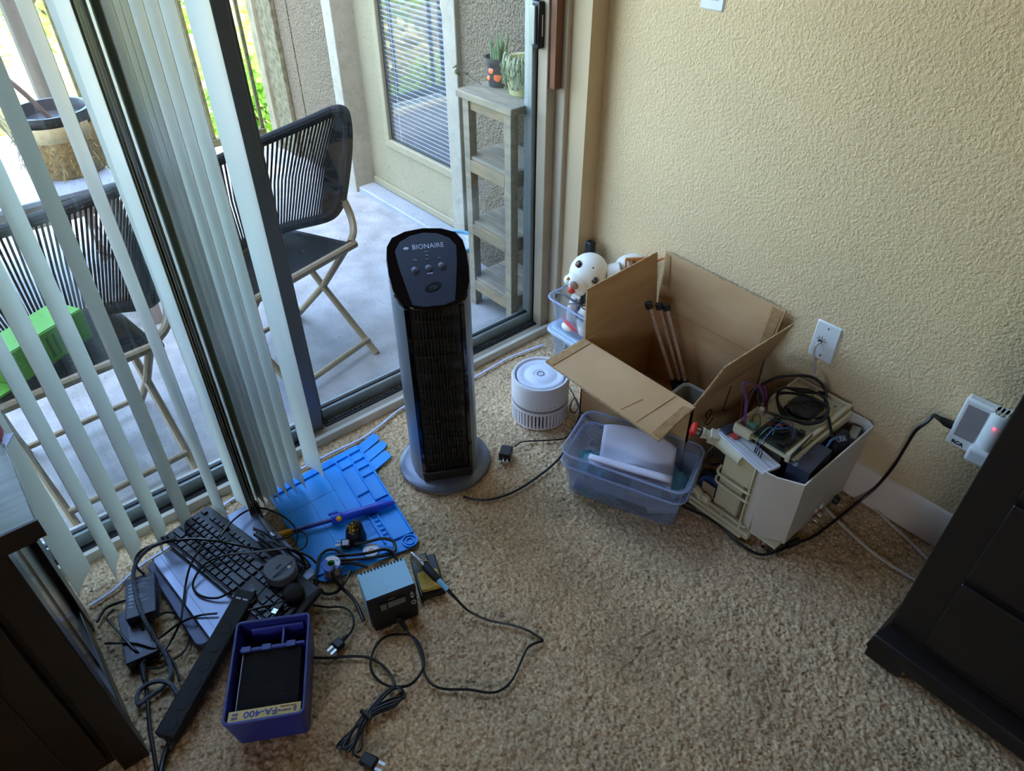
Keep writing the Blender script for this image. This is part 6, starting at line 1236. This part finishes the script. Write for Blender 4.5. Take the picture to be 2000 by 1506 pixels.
cord('black_cable', 'black cord from the desk foot across the lower adapter', [(206, 1257, .008), (230, 1256, .030), (265, 1256, .034), (300, 1266, .030), (325, 1275, .010), (342, 1300, .007), (350, 1330, .007)], .0030)
cord('black_cable', 'black cord curling around the lower adapter to the desk', [(190, 1215, .007), (205, 1190, .007), (230, 1178, .012), (250, 1172, .034)], .0036)
cord('black_cable', 'thin cord loop between the adapter and the laptop edge', [(305, 1205, .012), (325, 1196, .010), (345, 1200, .010), (362, 1220, .008), (370, 1245, .007), (360, 1272, .007), (335, 1290, .007), (310, 1305, .007), (285, 1304, .010)], .0028)
cord('black_cable', 'black cord from the keyboard over the grey laptop top corner', [(430, 1050, .074), (452, 1020, .072), (478, 1000, .060), (505, 992, .050), (535, 1000, .040), (562, 1015, .030), (580, 1038, .022), (578, 1062, .018), (560, 1076, .02)], .0026)
cord('black_cable', 'thin black cord looping around the yellow plunger', [(530, 1055, .04), (560, 1050, .04), (580, 1040, .038), (594, 1040, .036), (600, 1052, .032), (595, 1068, .024), (575, 1078, .018), (555, 1070, .02)], .0022)
cord('thin_cable', 'thin dark cord lying across the grey dock', [(570, 1097, .092), (540, 1122, .091), (520, 1145, .075), (500, 1168, .064), (490, 1178, .062), (478, 1176, .062)], .0016)
cord('black_cable', 'flat cable crossing the keyboard end above the smoke absorber', [(485, 1193, .062), (510, 1186, .064), (540, 1180, .066), (562, 1172, .066)], .0030)
rs = random.Random(11)
for i, lab in enumerate(('topmost turn of the cable tangle behind the grey dock', 'second turn of the cable tangle behind the grey dock', 'third turn of the cable tangle behind the grey dock', 'fourth turn of the cable tangle behind the grey dock', 'lowest turn of the cable tangle behind the grey dock', 'outer turn of the cable tangle reaching the mat')):
    j = lambda a: rs.uniform(-a, a)
    cord('tangled_cable', lab, [(500+j(6), 1035+j(8), .055+j(.01)), (522+j(6), 1048+j(8), .06+j(.01)), (548+j(6), 1066+j(6), .062+j(.01)), (576+j(8), 1085+j(6), .055+j(.01)), (600+j(8), 1103+j(8), .04+j(.01)), (594+j(8), 1114+j(6), .04), (565+j(8), 1098+j(6), .05+j(.01)), (530+j(8), 1072+j(8), .06+j(.01)), (503+j(8), 1050+j(8), .06+j(.01))], .0022, group='cable tangle behind the grey dock')
PL2 = thing('usb_lead', 'thick usb lead with grey plug standing by the blind behind the keyboard', 'usb lead', pz(515, 1015, 0))
part(PL2, 'cord', MB().tube(path([(498, 980, .055), (506, 1000, .052), (514, 1018, .05)]), .0055, 8), M_cab, world=True); part(PL2, 'plug_body', MB().tube([pz(514, 1016, .05), pz(530, 1040, .05)], .0085, 8), mat('plug_grey', '#6a6d72', .45), world=True); part(PL2, 'plug_tip', MB().tube([pz(529, 1039, .05), pz(536, 1049, .05)], .0065, 8), M_stl, world=True)
# station mains cord heaped on the mat with its plug
SC2 = thing('mains_cable', 'thick black mains cord with three pin plug coiled on the blue mat', 'cord', pz(700, 1075, 0))
part(SC2, 'cord', MB().tube(path([(692, 1062, .020), (715, 1059, .024), (745, 1052, .026), (766, 1056, .024), (772, 1070, .020), (764, 1082, .018), (735, 1088, .020), (700, 1092, .022), (665, 1094, .022), (652, 1093, .020), (660, 1086, .022), (690, 1084, .026), (720, 1080, .028), (748, 1073, .030), (765, 1078, .028), (775, 1092, .022), (780, 1104, .018)]), .0042, 8), M_cab, world=True)
part(SC2, 'cord_return', MB().tube(path([(718, 1108, .020), (690, 1100, .022), (662, 1102, .026), (650, 1112, .048), (652, 1128, .040), (668, 1148, .018), (690, 1170, .010), (702, 1192, .008), (710, 1212, .008)]), .0046, 8), M_cab, world=True)
part(SC2, 'cord_loop', MB().tube(path([(672, 1084, .014), (655, 1074, .014), (636, 1076, .014), (623, 1090, .014), (619, 1112, .014), (616, 1135, .014), (622, 1152, .010), (640, 1160, .008), (660, 1154, .012), (674, 1135, .020), (684, 1115, .022)]), .0040, 8), M_cab, world=True)
pg = frame3(pz(676, 1062, .018), pz(692, 1062, .02)-pz(664, 1064, .018), (0, 1, .2))
plg = part(SC2, 'plug', MB().box((0, 0, 0), (.026, .022, .016), M=pg), mat('plug_black', '#2a2b30', .35), world=True, bevel=.003); part(plg, 'plug_face', MB().box((0, 0, .0082), (.016, .014, .0008), M=pg), M_print, world=True)
for y in (-.006, .006): part(plg, 'prong', MB().box((-.020, y, .001), (.016, .0015, .006), M=pg), M_stl, world=True)
part(plg, 'earth_pin', MB().box((-.020, 0, -.005), (.018, .004, .004), M=pg), M_stl, world=True)
# two pin plug
TPG = thing('two_pin_cable', 'thin black cord with a two pin plug on the carpet by the smoke absorber', 'cord', pz(660, 1255, 0))
part(TPG, 'cord', MB().tube(path([(612, 1182, .012), (640, 1186, .006), (668, 1186, .006), (685, 1196, .006), (691, 1215, .006), (685, 1235, .007), (674, 1245, .009)]), .0026, 7), M_cab, world=True)
tg = frame3(pz(661, 1258, .011), pz(646, 1272, .011)-pz(675, 1245, .011), (0, 0, 1)); tg = frame3(pz(661, 1258, .011), pz(646, 1272, .011)-pz(675, 1245, .011), Vector((0, 0, 1)).cross(pz(646, 1272, .011)-pz(675, 1245, .011)))
part(TPG, 'strain_relief', MB().tube([tg @ Vector((-.028, 0, 0)), tg @ Vector((-.010, 0, 0))], [.004, .006], 8), M_black, world=True); pl_ = part(TPG, 'plug', MB().box((0, 0, 0), (.022, .024, .014), M=tg), M_black, world=True, bevel=.003)
for y in (-.0062, .0062): part(pl_, 'prong', MB().box((.019, y, 0), (.017, .006, .0014), M=tg), M_stl, world=True)
# absorber mains cord: straight run, circle, hank and plug
HK = thing('hank_cable', 'long black mains cord tied in a hank with a three pin plug', 'cord', pz(720, 1400, 0))
run = [(606, 1284, .006), (640, 1285, .006), (690, 1282, .006), (720, 1285, .006), (745, 1298, .006), (763, 1318, .006), (772, 1340, .008)]
part(HK, 'cord', MB().tube(path(run), .0032, 8), M_cab, world=True)
part(HK, 'cord_circle', MB().tube(path([(772, 1342, .010), (800, 1338, .008), (820, 1318, .008), (828, 1296, .008), (822, 1265, .010), (805, 1243, .010), (782, 1239, .008), (755, 1243, .006), (735, 1260, .006), (724, 1290, .006), (728, 1315, .006), (745, 1333, .008), (768, 1343, .010)]), .0032, 8), M_cab, world=True)
for i in range(4):
    o = (i-1.5)*5; part(HK, 'hank_loop', MB().tube(path([(783, 1348+o*.5, .010+.002*i), (787-o*.4, 1362, .010), (770, 1372+o, .012), (738, 1385+o, .014), (712, 1402+o, .012), (690, 1425, .008), (672+o, 1450, .008), (668+o, 1460, .008), (682, 1462+o*.6, .008), (698, 1440, .010), (710+o*.5, 1410, .014), (730, 1380+o*.5, .014), (756, 1352+o*.4, .012), (775, 1343, .010)], 6, True), .0031, 7, closed=True), M_cab, world=True)
part(HK, 'hank_tail', MB().tube(path([(716, 1392, .016), (704, 1420, .010), (694, 1450, .008), (690, 1470, .008), (702, 1480, .009)]), .0032, 8), M_cab, world=True); part(HK, 'hank_tail', MB().tube(path([(708, 1398, .014), (707, 1430, .008), (705, 1460, .008), (698, 1470, .008)]), .0032, 8), M_cab, world=True)
part(HK, 'tie', MB().tube([pz(706, 1388, .02), pz(724, 1404, .02)], .006, 6), M_black, world=True)
hg0, hg1 = pz(700, 1478, .010), pz(738, 1496, .011); hg = frame3(hg0.lerp(hg1, .55), hg1-hg0, Vector((0, 0, 1)).cross(hg1-hg0))
hp = part(HK, 'plug', MB().box((0, 0, .002), (.034, .026, .016), M=hg), M_black, world=True, bevel=.004)
for y in (-.007, .007): part(hp, 'prong', MB().box((.025, y, .002), (.018, .006, .0015), M=hg), M_stl, world=True)
# white flat cord along the door sill
WS = thing('sill_cable', 'flat white cord lying along the sliding door sill from the corner bins to the desk', 'cord', (.6, 1.5, 0))
part(WS, 'cord', MB().ribbon(path([(1062, 674, .003), (1018, 690, .003), (985, 704, .003), (925, 738, .003), (860, 762, .003), (788, 796, .003), (742, 832, .003), (705, 858, .003), (650, 884, .003), (570, 925, .003), (468, 968, .003), (400, 1015, .003), (335, 1066, .003), (272, 1108, .003), (220, 1155, .003), (175, 1184, .003)], 8), .0070, .0035), mat('cord_bluewhite', '#c9cbe0', .4), world=True)
